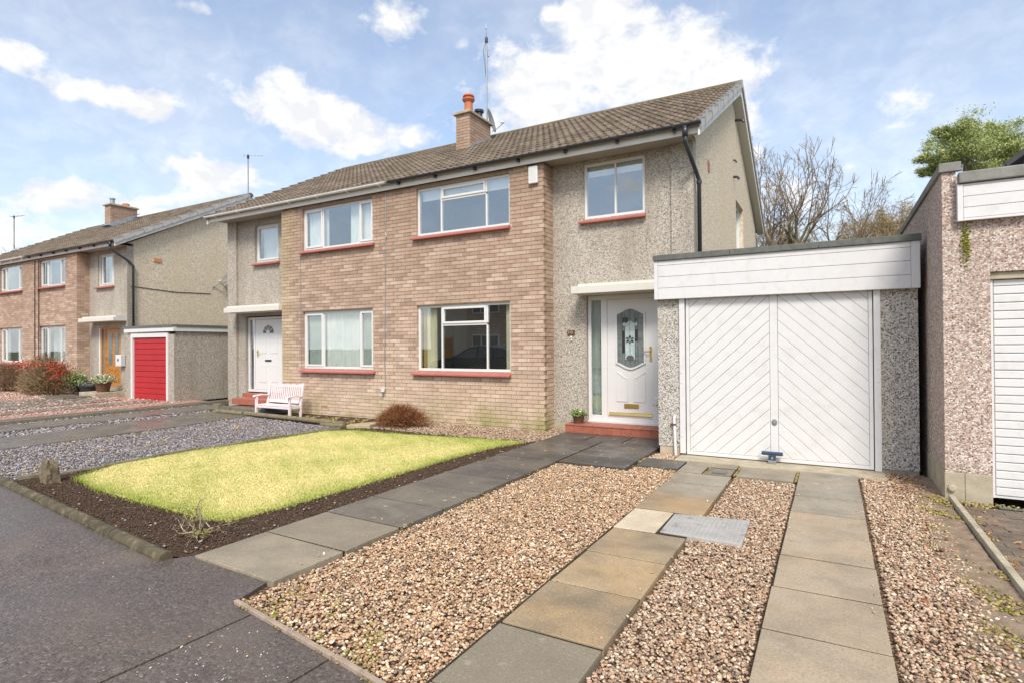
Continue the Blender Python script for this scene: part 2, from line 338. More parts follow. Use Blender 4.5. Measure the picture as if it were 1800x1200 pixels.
M_lead = plain('lead_flashing', (.36,.37,.385), .55, .5, .3, var=.2, scale=10)
M_pot = plain('orange_clay_pot', (.52,.17,.09), .7, .3, var=.15, scale=8)
M_dishm = plain('weathered_dish', (.26,.25,.23), .6, .3, var=.15)
M_slabd = slab_mat('dark_paving_slab', (.105,.092,.078), (.14,.122,.102), (.075,.067,.058), True)
M_slabp = slab_mat('path_paving_slab', (.16,.138,.108), (.21,.182,.14), (.115,.10,.08), True)
M_slabf = slab_mat('front_path_slab', (.30,.25,.175), (.35,.29,.2), (.225,.19,.135), False)
M_slabs = slab_mat('sandy_paving_slab', (.34,.265,.17), (.39,.30,.19), (.22,.165,.105), False, (.50,.33,.16))
M_slabg = slab_mat('grey_paving_slab', (.25,.215,.155), (.29,.245,.175), (.19,.165,.12), True, (.36,.28,.185))
M_slabr = slab_mat('drive_strip_slab', (.36,.285,.2), (.41,.33,.23), (.28,.225,.155), False, (.46,.34,.22))
M_slabpale = slab_mat('pale_paving_slab', (.55,.46,.33), (.6,.5,.36), (.46,.36,.24), False)
M_tarmac = tarmac_mat()
def soil_mat():
    g = G('dark_soil', .95, .15); c = g.ramp(g.noise(38,6,.7), [(.3,(.06,.036,.024)),(.55,(.12,.078,.053)),(.8,(.2,.135,.095))])
    g.bump(g.m('ADD', g.noise(45,6,.7), g.m('MULTIPLY', g.vor(55,out='Distance'), -.8)), 1.0, .03); return g.col(c)
M_soil = soil_mat(); M_bank = plain('grey_brown_earth', (.27,.20,.14), .95, .1, var=.35, scale=9, dirt=((.2,.17,.06), 6, .8), bump=1.0, bscale=50)
def ground_mat():
    g = G('rough_ground', .95, .1); c = g.ramp(g.noise(2.5,6,.65), [(.3,(.09,.075,.045)),(.7,(.07,.09,.03))]); g.bump(g.noise(20,5,.7), .8, .03); return g.col(c)
M_ground = ground_mat()
def gravelbed(name, stops, scale, sub):
    g = G(name, .9, .2); cc = g.vor(scale); d = g.vor(scale, out='Distance'); c = g.ramp(g.sep(cc)[0], stops, 'CONSTANT'); c = g.mix(g.mr(d,.35,.7), c, sub); g.bump(g.m('SUBTRACT',1,d), 1.0, .02); return g.col(c)
PINKS = [(.50,.32,.20),(.58,.42,.27),(.66,.52,.36),(.40,.24,.15),(.32,.23,.16),(.74,.63,.48),(.52,.36,.22),(.44,.29,.18),(.54,.32,.2),(.27,.19,.13),(.62,.47,.31)]
M_gbed = gravelbed('pink_gravel_bed', [(0,(.20,.12,.075)),(.4,(.30,.19,.12)),(.75,(.42,.29,.19))], 60, (.09,.058,.038))
M_sbed = gravelbed('slate_bed', [(0,(.18,.155,.165)),(.4,(.28,.24,.26)),(.75,(.42,.38,.4))], 36, (.08,.065,.06))
M_redbed = gravelbed('red_gravel_bed', [(0,(.45,.22,.15)),(.4,(.56,.32,.24)),(.75,(.66,.45,.36))], 30, (.33,.19,.14))
M_stone = tint_mat('gravel_stones', .75, .35, fine=130, ft=(.25,.18,.14)); M_slate = tint_mat('slate_chips', .6, .4); M_clod = tint_mat('soil_clods', .95, .1)
M_leaf = tint_mat('leaves', .7, .25); M_grass = tint_mat('grass_blades', .7, .2); M_twig = tint_mat('twigs', .85, .15); M_moss = tint_mat('moss_tufts', .95, .1)
def bark_mat(name, a, b, moss=.0):
    g = G(name, .95, .1); c = g.ramp(g.noise(5,5,.65), [(.3,a),(.7,b)])
    if moss: c = g.mix(g.mr(g.noise(.6,3), .45, .65, 0, moss), c, (.2,.2,.05))
    g.bump(g.noise(20,4,.6), .6, .03); return g.col(c)
M_bark = bark_mat('grey_brown_bark', (.15,.115,.085), (.28,.225,.17), .5)
M_bark2 = bark_mat('pine_bark', (.2,.11,.07), (.33,.2,.13))
M_carp = plain('dark_car_paint', (.02,.035,.05), .2, .6, .3, var=.05); M_tyre = plain('tyre_rubber', (.02,.02,.02), .8, .2)
M_render = plain('pale_render', (.62,.6,.55), .9, .1, var=.05); M_slate_roof = plain('dark_roof', (.06,.055,.055), .8, .3, var=.25)
M_redd = plain('red_door_paint', (.44,.010,.015), .4, .5, var=.1, scale=3, dirt=((.38,.02,.02), 4, .4))
M_oak = plain('varnished_oak', (.46,.2,.05), .4, .5, var=.25, scale=9)
M_gold = plain('gilt_numeral', (.7,.5,.3), .5, .4); M_plaque = plain('dark_wood_plaque', (.12,.06,.035), .6, .3)
M_obsc = plain('grey_obscure_glass', (.16,.19,.19), .12, .7, var=.25, scale=14); M_bevelg = plain('pale_bevelled_glass', (.42,.5,.5), .08, .8, var=.25, scale=20); M_dkg = plain('dark_glass_piece', (.02,.02,.022), .06, .8)
M_leadc = plain('lead_came', (.09,.09,.09), .5, .5); M_navy = plain('navy_paint', (.03,.055,.1), .35, .5)

# ------------------------------------------------------------------ ground
def sheet(name, pts, z, mat, label=None, th=.0, kind='structure', parent=None):
    m = MB()
    if th: m.prism(pts, z-th, z, 'z')
    else: m.add([(x,y,z) for x,y in pts], [tuple(range(len(pts)))])
    return m.build(name, mat, parent, label, None, None, kind)
sheet('ground', [(-400,-300),(400,-300),(400,500),(-400,500)], -.14, M_ground, 'rough ground running on under and beyond the gardens')
# the tarmac of pavement and road: three lays with open joints between them
def edge_y(x): return 2.30 - (x+4.2)*.112     # kerb line
JX0, JX1 = -2.90, -2.16
def tar(name, x0, x1, label, pts=None):
    sheet(name, pts or [(x0,-9),(x1,-9),(x1,edge_y(x1)+.02),(x0,edge_y(x0)+.02)], -.018, M_tarmac, label, .10)
tar('pavement', -60, 0, 'dark wet tarmac pavement along the kerb stones', [(-60,-9),(-3.02,-9),(-2.925,1.2),(-2.90,2.09),(-3.12,2.125),(-3.2,2.42),(-4.06,2.50),(-4.2,2.32),(-8.3,2.76),(-60,8)])
tar('pavement', 0, 0, 'speckled tarmac strip between the two joints', [(-3.00,-9),(-2.25,-9),(-2.165,1.6),(-2.15,1.972),(-2.885,2.088),(-2.905,1.2)])
tar('pavement', 0, 0, 'tarmac lay at the foot of the drive', [(-2.235,-9),(30,-9),(30,1.0),(1.0,1.50),(-1.6,1.882),(-2.135,1.968),(-2.15,1.6)])
sheet('joint_filler', [(-3.1,-9),(-2.0,-9),(-2.0,1.9),(-3.1,2.03)], -.030, plain('bitumen', (.02,.02,.02), .5), 'black bitumen in the tarmac joints')
# white chippings lying in the tarmac
def stones_mesh(name, P, size, cols, mat, z0=0.0, flat=.6, jz=.01, parent=None, label=None, kind='stuff', rough=.18, smooth=True, sub=False, elong=1.35):
    """P: (n,2|3) positions; one joined mesh of n low-poly stones"""
    n = len(P)
    if n == 0: return None
    bm = bmesh.new(); bmesh.ops.create_icosphere(bm, subdivisions=1, radius=1.0)
    bv = np.array([v.co[:] for v in bm.verts]); bf = np.array([[v.index for v in f.verts] for f in bm.faces]); bm.free()
    K = 9; var = []
    for k in range(K):
        s = np.random.default_rng(k+50); q = bv*(1+s.normal(0, rough, (len(bv),1))); q = q*np.array([1.0*elong**.5, 1/elong**.5, flat]); var.append(q)
    var = np.array(var); ki = RNG.integers(0, K, n); sz = RNG.uniform(size[0], size[1], n)*.5
    a = RNG.uniform(0, 2*PI, n); t = RNG.normal(0, .3, n); t2 = RNG.normal(0, .3, n)
    V = var[ki]*sz[:,None,None]
    c, s_ = np.cos(t)[:,None], np.sin(t)[:,None]; y, z = V[:,:,1].copy(), V[:,:,2].copy(); V[:,:,1] = y*c - z*s_; V[:,:,2] = y*s_ + z*c
    c, s_ = np.cos(t2)[:,None], np.sin(t2)[:,None]; x, z = V[:,:,0].copy(), V[:,:,2].copy(); V[:,:,0] = x*c - z*s_; V[:,:,2] = x*s_ + z*c
    c, s_ = np.cos(a)[:,None], np.sin(a)[:,None]; x, y = V[:,:,0].copy(), V[:,:,1].copy(); V[:,:,0] = x*c - y*s_; V[:,:,1] = x*s_ + y*c
    P3 = np.zeros((n,3)); P3[:,:P.shape[1]] = P
    if P.shape[1] == 2: P3[:,2] = z0 + RNG.uniform(-jz, jz, n)
    V = V + P3[:,None,:]
    nv = len(bv); F = (bf[None] + (np.arange(n)*nv)[:,None,None]).reshape(-1,3)
    cols = np.array(cols); ci = RNG.integers(0, len(cols), n); C = cols[ci]*RNG.uniform(.8,1.18,(n,1))
    return raw_mesh(name, V.reshape(-1,3), F, np.repeat(C, nv, axis=0), mat, label, kind, parent, smooth)
def raw_mesh(name, V, F, C, mat, label=None, kind=None, parent=None, smooth=False, cat=None, group=None, org=None):
    o0 = ORG[parent.name] if parent is not None else Vector(org or (0,0,0)); V = np.asarray(V, float) - np.array(o0)
    me = bpy.data.meshes.new(name); k = F.shape[1]; me.vertices.add(len(V)); me.vertices.foreach_set('co', V.astype(np.float32).ravel())
    me.loops.add(F.size); me.loops.foreach_set('vertex_index', F.astype(np.int32).ravel()); me.polygons.add(len(F))
    me.polygons.foreach_set('loop_start', (np.arange(len(F))*k).astype(np.int32)); me.polygons.foreach_set('loop_total', np.full(len(F),k,np.int32))
    if smooth: me.polygons.foreach_set('use_smooth', np.ones(len(F),bool))
    if C is not None:
        ca = me.color_attributes.new('tint','FLOAT_COLOR','POINT'); ca.data.foreach_set('color', np.concatenate([np.clip(C,0,1), np.ones((len(C),1))],1).astype(np.float32).ravel())
    me.update(calc_edges=True); me.materials.append(mat)
    o = bpy.data.objects.new(name, me); COL.objects.link(o)
    if parent is not None: o.parent = parent
    else: o.location = o0
    ORG[o.name] = o0; return tag(o, label, cat, group, kind)
def inpoly(P, poly):
    x, y = P[:,0], P[:,1]; ins = np.zeros(len(P), bool); k = len(poly); j = k-1
    for i in range(k):
        xi, yi = poly[i]; xj, yj = poly[j]
        c = ((yi > y) != (yj > y)) & (x < (xj-xi)*(y-yi)/((yj-yi) or 1e-9)+xi); ins ^= c; j = i
    return ins
def scatter(poly, dens, holes=()):
    xs = [p[0] for p in poly]; ys = [p[1] for p in poly]; A = (max(xs)-min(xs))*(max(ys)-min(ys)); n = int(A*dens)
    P = np.stack([RNG.uniform(min(xs),max(xs),n), RNG.uniform(min(ys),max(ys),n)],1); k = inpoly(P, poly)
    for h in holes: k &= ~inpoly(P, h)
    return P[k]
MAN = [(-1.225,5.09),(-.615,5.19),(-.60,4.54),(-1.215,4.55)]
DRIVE_L = [(-3.1,2.16),(-1.60,1.94),(-1.59,6.82),(-1.64,6.94),(-2.16,6.94),(-2.18,6.68),(-3.1,6.68)]
DRIVE_M = [(-.98,1.86),(-.36,1.78),(-.36,6.86),(-.975,6.86)]
DRIVE_R = [(.27,1.70),(.97,1.60),(.94,6.9),(.9,7.9),(.5,7.93),(.27,7.5)]
sheet('gravel_bed', [(-4.2,1.90),(1.0,1.35),(1.0,8.2),(-4.2,8.2)], -.045, M_gbed, 'fine dark pink gravel under the loose stones', .0)
holes = [MAN]
P = np.concatenate([scatter(DRIVE_L, 5200, holes), scatter(DRIVE_M, 5600, holes)])
P = np.concatenate([P, P+RNG.normal(0,.01,P.shape)])[:len(P)]
z = RNG.uniform(-.047,-.014,len(P)); P = np.c_[P,z]
yel = (P[:,0] < -1.58)
WARM = [(.64,.45,.26),(.74,.58,.38),(.56,.35,.19),(.48,.28,.15),(.82,.70,.52),(.60,.40,.22),(.36,.25,.16),(.66,.43,.27),(.50,.28,.16),(.26,.18,.12)]
stones_mesh('drive_gravel', P[yel], (.011,.027), WARM, M_stone, label='honey and pink rounded gravel filling the left part of the drive')
stones_mesh('drive_gravel', P[~yel], (.011,.027), PINKS, M_stone, label='pink and brown pebbles between the two slab strips')
Pr = scatter(DRIVE_R, 5400)
keep = RNG.random(len(Pr)) < np.clip(1.75-(Pr[:,0]-.27)/.55*1.0-.35*np.sin(Pr[:,1]*2.1)**2, .03, 1); Pr = Pr[keep]
stones_mesh('drive_gravel', np.c_[Pr, RNG.uniform(-.047,-.016,len(Pr))], (.011,.028), PINKS, M_stone, label='pink pebbles thinning out towards the concrete edging')
# earth bank with moss against the edging on the right
def grid_sheet(name, poly, z, mat, amp, step=.05, slope=None, label=None):
    xs = [p[0] for p in poly]; ys = [p[1] for p in poly]; nx = max(2,int((max(xs)-min(xs))/step)); ny = max(2,int((max(ys)-min(ys))/step))
    X, Y = np.meshgrid(np.linspace(min(xs),max(xs),nx), np.linspace(min(ys),max(ys),ny))
    Z = z + amp*(np.sin(X*23+3*np.sin(Y*9))*np.sin(Y*19+2*np.sin(X*13))*.5 + RNG.normal(0,.35,X.shape))
    if slope: Z = Z + slope(X,Y)
    V = np.stack([X,Y,Z],-1).reshape(-1,3); i = np.arange(nx*ny).reshape(ny,nx); F = np.stack([i[:-1,:-1],i[:-1,1:],i[1:,1:],i[1:,:-1]],-1).reshape(-1,4)
    cen = V[F].mean(1); F = F[inpoly(cen[:,:2], poly)]
    return raw_mesh(name, V, F, None, mat, label, 'structure', smooth=True)
grid_sheet('earth_bank', [(.52,1.7),(.995,1.6),(.955,7.0),(.92,7.9),(.75,7.9),(.66,6.0)], -.040, M_bank, .006, .04, lambda X,Y: np.clip((X-.6)/.36,0,1)*.042, 'bare mossy earth rising to the concrete edging')
GREENS = [(.26,.21,.06),(.34,.28,.10),(.20,.15,.07),(.42,.33,.14),(.30,.19,.11),(.24,.24,.05)]
def patchy(P, seed, th, sc=2.4):
    v = np.sin(P[:,0]*sc*3+seed)*np.cos(P[:,1]*sc+seed*2.1)+np.sin(P[:,0]*sc*7.3+P[:,1]*sc*4.1+seed)*.7+RNG.normal(0,.35,len(P)); return P[v > th]
Pm = patchy(scatter([(.45,1.9),(.98,1.7),(.95,6.9),(.62,6.9)], 2600), 1.3, .75); 
stones_mesh('moss', np.c_[Pm, -.034+np.clip((Pm[:,0]-.6)/.36,0,1)*.042], (.012,.035), GREENS, M_moss, label='yellow green moss along the concrete edging', flat=.45)
Pl = np.concatenate([patchy(scatter([(-3.1,2.16),(-1.85,1.97),(-1.9,2.25),(-2.95,2.6)], 2200), 4.0, .6)])
stones_mesh('moss', np.c_[Pl, np.full(len(Pl),-.018)], (.01,.028), GREENS, M_moss, label='green moss and weeds behind the timber edging', flat=.5)
def strip_pts(a, b, w, dens, th=.3, seed=0):
    a = np.array(a); b = np.array(b); L = np.linalg.norm(b-a); n = int(L*dens); t = RNG.random(n)[:,None]; P = a+(b-a)*t+RNG.normal(0,w,(n,2)); return patchy(P, seed, th, 5)
Pj = np.concatenate([strip_pts((-.985,6.9),(-.985,7.5),.007,330,-.3), strip_pts((-.355,6.9),(-.355,7.48),.006,300,-.3,1), strip_pts((-1.31,6.84),(-1.31,7.24),.006,250,-.3,2), strip_pts((-2.17,6.7),(-2.17,7.5),.010,250,0,3),
                     strip_pts((-4.03,2.6),(-4.05,7.5),.02,60,.2,4), strip_pts((-3.1,2.15),(-1.75,1.93),.02,260,.2,5), strip_pts((-3.11,2.9),(-3.11,6.6),.02,70,.4,8)])
stones_mesh('moss', np.c_[Pj, np.full(len(Pj),-.006)], (.008,.02), GREENS, M_moss, label='thin lines of moss in the slab joints', flat=.5)
Pw = np.concatenate([scatter([(-2.86,-.5),(-2.18,-.5),(-2.17,1.9),(-2.86,2.02)], 230), patchy(scatter([(-2.1,-.5),(.4,-.5),(.4,1.3),(-2.1,1.8)], 50), 2, -.2), patchy(scatter([(-6,-.3),(-3.0,-.3),(-3.0,2.0),(-6,2.3)], 16), 5, .2)])
stones_mesh('white_chippings', np.c_[Pw, np.full(len(Pw),-.0165)], (.004,.011), [(.6,.57,.5),(.7,.68,.62),(.5,.46,.38)], M_stone, label='scattered white chippings pressed into the tarmac', flat=.5)

# slabs ------------------------------------------------------------
SL = {}
def slab(x0, x1, y0, y1, mat, parent, z=0.0, skew=0.0, th=.055):
    g = .010; z += random.uniform(-.001,.004); j = lambda: random.uniform(-.004,.004)
    m = MB(); m.prism([(x0+g+j(),y0+g+j()),(x1-g+j(),y0+g+j()+skew),(x1-g+j(),y1-g+j()+skew),(x0+g+j(),y1-g+j())], z-th, z, 'z')
    return m.build('slab', mat, parent, bevel=.004)
def path_root(name, label, loc):
    o = bpy.data.objects.new(name, None); COL.objects.link(o); o.location = loc; ORG[o.name] = Vector(loc); return tag(o, label, None, None, 'structure')
pr = path_root('garden_path', 'path of large grey slabs from pavement to door', (-3.6,5,0))
ys = [2.44,3.06,3.68,4.285,4.93,5.52,6.11,6.72,7.33,7.95,8.42]
for i in range(len(ys)-1):
    slab(-4.04, -3.125, ys[i], ys[i+1], [M_slabf,M_slabf,M_slabp,M_slabp,M_slabp,M_slabd,M_slabd,M_slabd,M_slabd,M_slabd][i], pr, skew=-.03)
for a,b,y0,y1 in [(-3.11,-2.2,6.69,7.24),(-3.11,-2.2,7.24,7.80),(-3.11,-2.2,7.80,8.36),(-4.04,-3.43,8.42,9.0),(-3.42,-2.82,8.39,9.0),(-2.81,-2.2,8.38,9.0),(-2.15,-1.625,6.95,7.47)]:
    slab(a, b, y0, y1, M_slabd, pr)
sl_ = path_root('drive_strip', 'left wheel strip of sandy slabs across the gravel', (-1.3,4.5,0))
ys = [1.42,2.04,2.655,3.285,3.895,4.49]
for i in range(5): slab(-1.59, -.99, ys[i], ys[i+1], [M_slabf,M_slabf,M_slabs,M_slabs,M_slabs][i], sl_)
slab(-1.60, -1.235, 4.495, 5.12, M_slabpale, sl_)
for y0,y1 in [(5.13,5.75),(5.75,6.29),(6.29,6.80)]: slab(-1.61, -.99, y0, y1, M_slabg if y0>6.2 else M_slabs if y0<5.5 else M_slabg, sl_)
slab(-1.62, -1.325, 6.82, 7.235, M_slabg, sl_); slab(-1.62, -1.0, 7.24, 7.50, M_slabg, sl_)
sr_ = path_root('drive_strip', 'right wheel strip of pale slabs up to the garage', (0,4.5,0))
slab(-.97, -.365, 6.88, 7.45, M_slabg, sr_)
for i in range(10):
    y1 = 7.49-.603*i; slab(-.345, .25, y1-.603, y1, M_slabg if i < 3 else M_slabr, sr_)
sheet('threshold', [(-1.82,7.51),(.52,7.51),(.52,8.1),(-1.82,8.1)], -.012, M_concrete, 'concrete threshold strip under the garage door', .08)
sheet('threshold_infill', [(-2.2,7.5),(-1.84,7.5),(-1.84,7.95),(-2.2,7.95)], -.03, M_gbed, 'small gravel pocket at the garage pier', .0)
Pp = scatter([(-2.18,7.5),(-1.84,7.5),(-1.84,7.94),(-2.15,7.94)], 2600); stones_mesh('pocket_gravel', np.c_[Pp,np.full(len(Pp),-.022)], (.014,.03), PINKS, M_stone, label='pink pebbles around the white pipe')

M_joint = plain('dark_joint_dirt', (.045,.037,.026), .95, .1, var=.4, scale=30, dirt=((.12,.12,.03), 9, .5))
for pts in ([(-4.03,2.47),(-3.14,2.45),(-3.14,6.7),(-2.21,6.7),(-2.21,9.0),(-4.03,9.0)],[(-1.60,1.45),(-1.0,1.45),(-1.0,7.49),(-1.61,7.49)],[(-.34,1.46),(.24,1.46),(.24,7.48),(-.34,7.48)],[(-.96,6.89),(-.37,6.89),(-.37,7.44),(-.96,7.44)],[(-2.14,6.96),(-1.63,6.96),(-1.63,7.46),(-2.14,7.46)]):
    sheet('slab_bedding', pts, -.0065, M_joint, 'dark dirt in the joints between the paving slabs')
# drain and manhole
dr = thing('drain_cover', 'small square iron gully grate set in the slabs by the garage', 'drain', (-1.16,7.03,0))
MB().box(-1.30,-1.02,6.845,7.225,-.05,-.006).build('surround', M_conc_m, dr)
MB().box(-1.235,-1.09,6.93,7.09,-.0065,.001).build('plate', M_leadc, dr)
for i in range(8):
    x = -1.228+i*.0183; MB().box(x,x+.008,6.945,7.075,-.001,.006).build('bar', M_steel, dr)
mh = thing('manhole_cover', 'grey studded metal inspection cover lying across the gravel', 'manhole cover', (-.91,4.85,0))
mp = [(x,y) for x,y in MAN]
MB().prism(mp, -.06, .004, 'z').build('cover_plate', plain('galvanised_plate', (.40,.38,.35), .7, .2, .0, var=.15, scale=5, dirt=((.13,.125,.12), 5.5, 1.0)), mh, bevel=.003)
studs = MB()
for i in range(17):
    for j in range(17):
        u, v = (i+.8)/17.6, (j+.8)/17.6; a = Vector(mp[3]).lerp(Vector(mp[2]),u); b = Vector(mp[0]).lerp(Vector(mp[1]),u); c = a.lerp(b,v); w = .008 if (i+j)%2 else .003; h = .003 if (i+j)%2 else .008
        studs.box(c.x-w,c.x+w,c.y-h,c.y+h,.004,.006)
studs.build('studs', plain('worn_stud', (.34,.32,.29), .7, .2, .0, var=.3), mh, kind='stuff')

# strays: pebbles kicked onto the slabs, dead leaves in the corners
_sp = np.concatenate([np.stack([RNG.choice([-1.56,-1.03,-.31,.21], 46)+RNG.normal(0,.035,46), RNG.uniform(2.0,6.8,46)],1), np.stack([-3.2-np.abs(RNG.normal(0,.08,18)), RNG.uniform(2.6,6.8,18)],1), scatter([(-3.1,6.75),(-2.25,6.75),(-2.25,8.9),(-3.1,8.9)], 5), np.stack([RNG.uniform(-3.0,.6,26), 1.80-np.abs(RNG.normal(0,.10,26))],1)])
stones_mesh('stray_pebbles', np.c_[_sp, np.where(_sp[:,1] < 1.95, -.014, .006)], (.010,.022), PINKS, M_stone, label='a few pebbles kicked out onto slabs and tarmac')
_lf = np.concatenate([scatter([(.55,7.0),(.93,6.9),(.93,7.9),(.55,7.9)], 260), scatter([(-3.05,2.2),(-1.7,2.0),(-1.7,6.6),(-3.05,6.6)], 7), scatter([(.3,2),(.95,2),(.93,6.9),(.3,6.9)], 14), scatter([(-.95,2),(-.4,2),(-.4,6.8),(-.95,6.8)], 7), scatter([(1.02,2.5),(1.25,2.5),(1.25,6.7),(1.02,6.7)], 60)])
stones_mesh('dead_leaves', np.c_[_lf, np.full(len(_lf),-.010)], (.015,.045), [(.32,.13,.06),(.42,.22,.1),(.25,.12,.07),(.5,.32,.16)], M_clod, label='brown dead leaves blown into the gravel and the corner', flat=.14, smooth=False)

# kerb, edging, soil, lawn -----------------------------------------
kr = thing('kerb', 'row of rounded mossy kerb stones between tarmac and soil bed', 'kerb', (-6.2,2.5,0))
x0 = -4.17
for i in range(7):
    x1 = x0-.915; a = Vector((x0,edge_y(x0)+.03,-.02)); b = Vector((x1,edge_y(x1)+.03,-.02))
    m = MB(); prof = [(-.05,-.06),(-.052,.02),(-.038,.05),(0,.066),(.038,.05),(.052,.02),(.05,-.06)]; d = (b-a).normalized(); nn = Vector((-d.y,d.x,0))
    k = len(prof); vs = []
    for t in (0.006,.3,.6,.994):
        p = a.lerp(b,t); w = random.uniform(.95,1.05)
        vs += [tuple(p+nn*q[0]*w+Vector((0,0,q[1]*w))) for q in prof]
    fs = [tuple(range(k))]+[tuple(3*k+i_ for i_ in range(k))[::-1]]+[(s*k+i_,s*k+(i_+1)%k,(s+1)*k+(i_+1)%k,(s+1)*k+i_) for s in range(3) for i_ in range(k)]
    m.add(vs, fs); o = m.build('kerb_stone', M_kerb, kr, bevel=.008, smooth=False); x0 = x1
te = thing('timber_edging', 'thin pale weathered timber edging between tarmac and gravel', 'edging', (-2.4,2.0,0))
for (ax,ay),(bx,by) in [((-3.11,2.14),(-2.135,1.985)),((-2.13,1.99),(-1.62,1.90))]:
    d = Vector((bx-ax,by-ay,0)); d.normalize(); n_ = Vector((-d.y,d.x,0))*.014
    MB().prism([(ax-n_.x,ay-n_.y),(bx-n_.x,by-n_.y),(bx+n_.x,by+n_.y),(ax+n_.x,ay+n_.y)], -.09, .0, 'z').build('plank', M_timber, te, bevel=.003)
ce = thing('concrete_edging', 'long raised concrete edging between the two drives', 'edging', (.99,4.5,0))
for i in range(6):
    y1 = 6.80-i*.915; MB().box(.962+.006*i/6,1.008+.006*i/6,y1-.908,y1,-.12,.045).build('edging_stone', M_concrete, ce, bevel=.005)
BED = [(-8.35,2.84),(-4.22,2.38),(-4.05,2.46),(-4.05,7.95),(-8.3,8.05),(-8.35,3.3)]
grid_sheet('soil_bed', BED, -.025, M_soil, .010, .035, None, 'freshly dug dark brown soil bed in front of the lawn')
LAWN = [(-7.72,3.30),(-7.0,3.14),(-6.3,3.10),(-5.4,3.07),(-4.85,3.04),(-4.62,3.12),(-4.55,3.6),(-4.52,4.4),(-4.50,5.3),(-4.50,6.3),(-4.42,7.2),(-4.22,7.82),(-5.2,7.72),(-6.3,7.55),(-7.5,7.5),(-7.92,7.2),(-7.98,6.0),(-8.16,4.9),(-8.1,3.9)]
FRONT = [(-8.2,2.85),(-4.25,2.42),(-4.08,2.5),(-4.08,7.9),(-8.2,7.9)]
Pc = scatter(FRONT, 2200, [LAWN]); stones_mesh('soil_clods', np.c_[Pc, RNG.uniform(-.03,-.012,len(Pc))], (.006,.018), [(.10,.064,.043),(.13,.084,.056),(.16,.105,.07),(.085,.055,.037)], M_clod, label='loose clods of dark soil', rough=.3, flat=.7, smooth=False)
Pc = scatter(FRONT, 25, [LAWN]); stones_mesh('soil_litter', np.c_[Pc, np.full(len(Pc),-.006)], (.01,.03), [(.4,.24,.16),(.35,.3,.24),(.3,.16,.1),(.42,.38,.3)], M_clod, label='small pale stones and leaf bits on the soil', flat=.4)
sheet('lawn_base', LAWN, -.008, plain('lawn_thatch', (.66,.55,.2), .95, .1, var=.2, scale=14, dirt=((.42,.40,.1), 5, .5)), 'short yellow green lawn turf', .05)
def blades(name, P, h, w, colfn, mat, label, lean=.6, z=0.0, kind='stuff', parent=None):
    n = len(P); a = RNG.uniform(0,2*PI,n); H = RNG.uniform(h[0],h[1],n); Wd = w*RNG.uniform(.7,1.3,n); l = RNG.normal(0,lean,n)*H; la = RNG.uniform(0,2*PI,n)
    P3 = np.zeros((n,3)); P3[:,:P.shape[1]] = P
    if P.shape[1] == 2: P3[:,2] = z
    dx = np.stack([np.cos(a)*Wd, np.sin(a)*Wd, 0*a],1)/2
    V = np.stack([P3-dx, P3+dx, P3+np.stack([np.cos(la)*l,np.sin(la)*l,H],1)],1).reshape(-1,3); F = np.arange(3*n).reshape(-1,3)
    return raw_mesh(name, V, F, np.repeat(colfn(P3),3,axis=0), mat, label, kind, parent)
def lawncol(P):
    x, y = P[:,0], P[:,1]; n = len(P)
    v = .80+.20*np.sin(x*2.7+1.9*np.sin(y*1.6))*np.cos(y*2.3+.7)+.10*np.sin(x*8.3+y*6.1+2*np.sin(y*5.2))+.08*np.sin(x*17+3*np.sin(y*13))+RNG.normal(0,.20,n)
    e = np.minimum(np.abs(y-3.1)*1.2, np.minimum(np.abs(x+4.5), np.abs(y-7.7)*.45)); v = v-np.clip(.42-e,0,.42)*1.5
    v = np.clip(v,0,1.1)[:,None]; return np.array([.36,.42,.08])*(1-v)+np.array([.74,.66,.31])*v
P = scatter(LAWN, 14000); blades('lawn_grass', P, (.007,.020), .008, lawncol, M_grass, 'short yellow green lawn grass, greener along its edges', 1.1, -.006)
eg = []
for i in range(len(LAWN)):
    a = np.array(LAWN[i]); b = np.array(LAWN[(i+1)%len(LAWN)]); L = np.linalg.norm(b-a); n = int(L*420); eg.append(a+(b-a)*RNG.random((n,1))+RNG.normal(0,.03,(n,2)))
blades('lawn_fringe', np.concatenate(eg), (.02,.06), .006, lambda P: np.array([.2,.28,.05])*RNG.uniform(.7,1.6,(len(P),1))+np.array([.12,.06,0])*RNG.random((len(P),1)), M_grass, 'longer green grass fringe around the lawn edge', .8, -.02)
# narrow gravel strip along the house front
STR = [(-7.6,8.0),(-5.2,7.80),(-4.2,7.9),(-4.06,8.45),(-4.06,9.4),(-4.45,9.4),(-4.45,9.07),(-7.6,9.07)]
sheet('gravel_border_bed', [(-8.3,7.7),(-4.05,7.7),(-4.05,9.5),(-8.3,9.5)], -.045, M_gbed, 'gravel border under the front wall')
P = scatter(STR, 1500); stones_mesh('border_gravel', np.c_[P, RNG.uniform(-.045,-.02,len(P))], (.02,.042), [tuple(x*.8 for x in c) for c in PINKS], M_stone, label='brown pebbles along the foot of the brick wall')
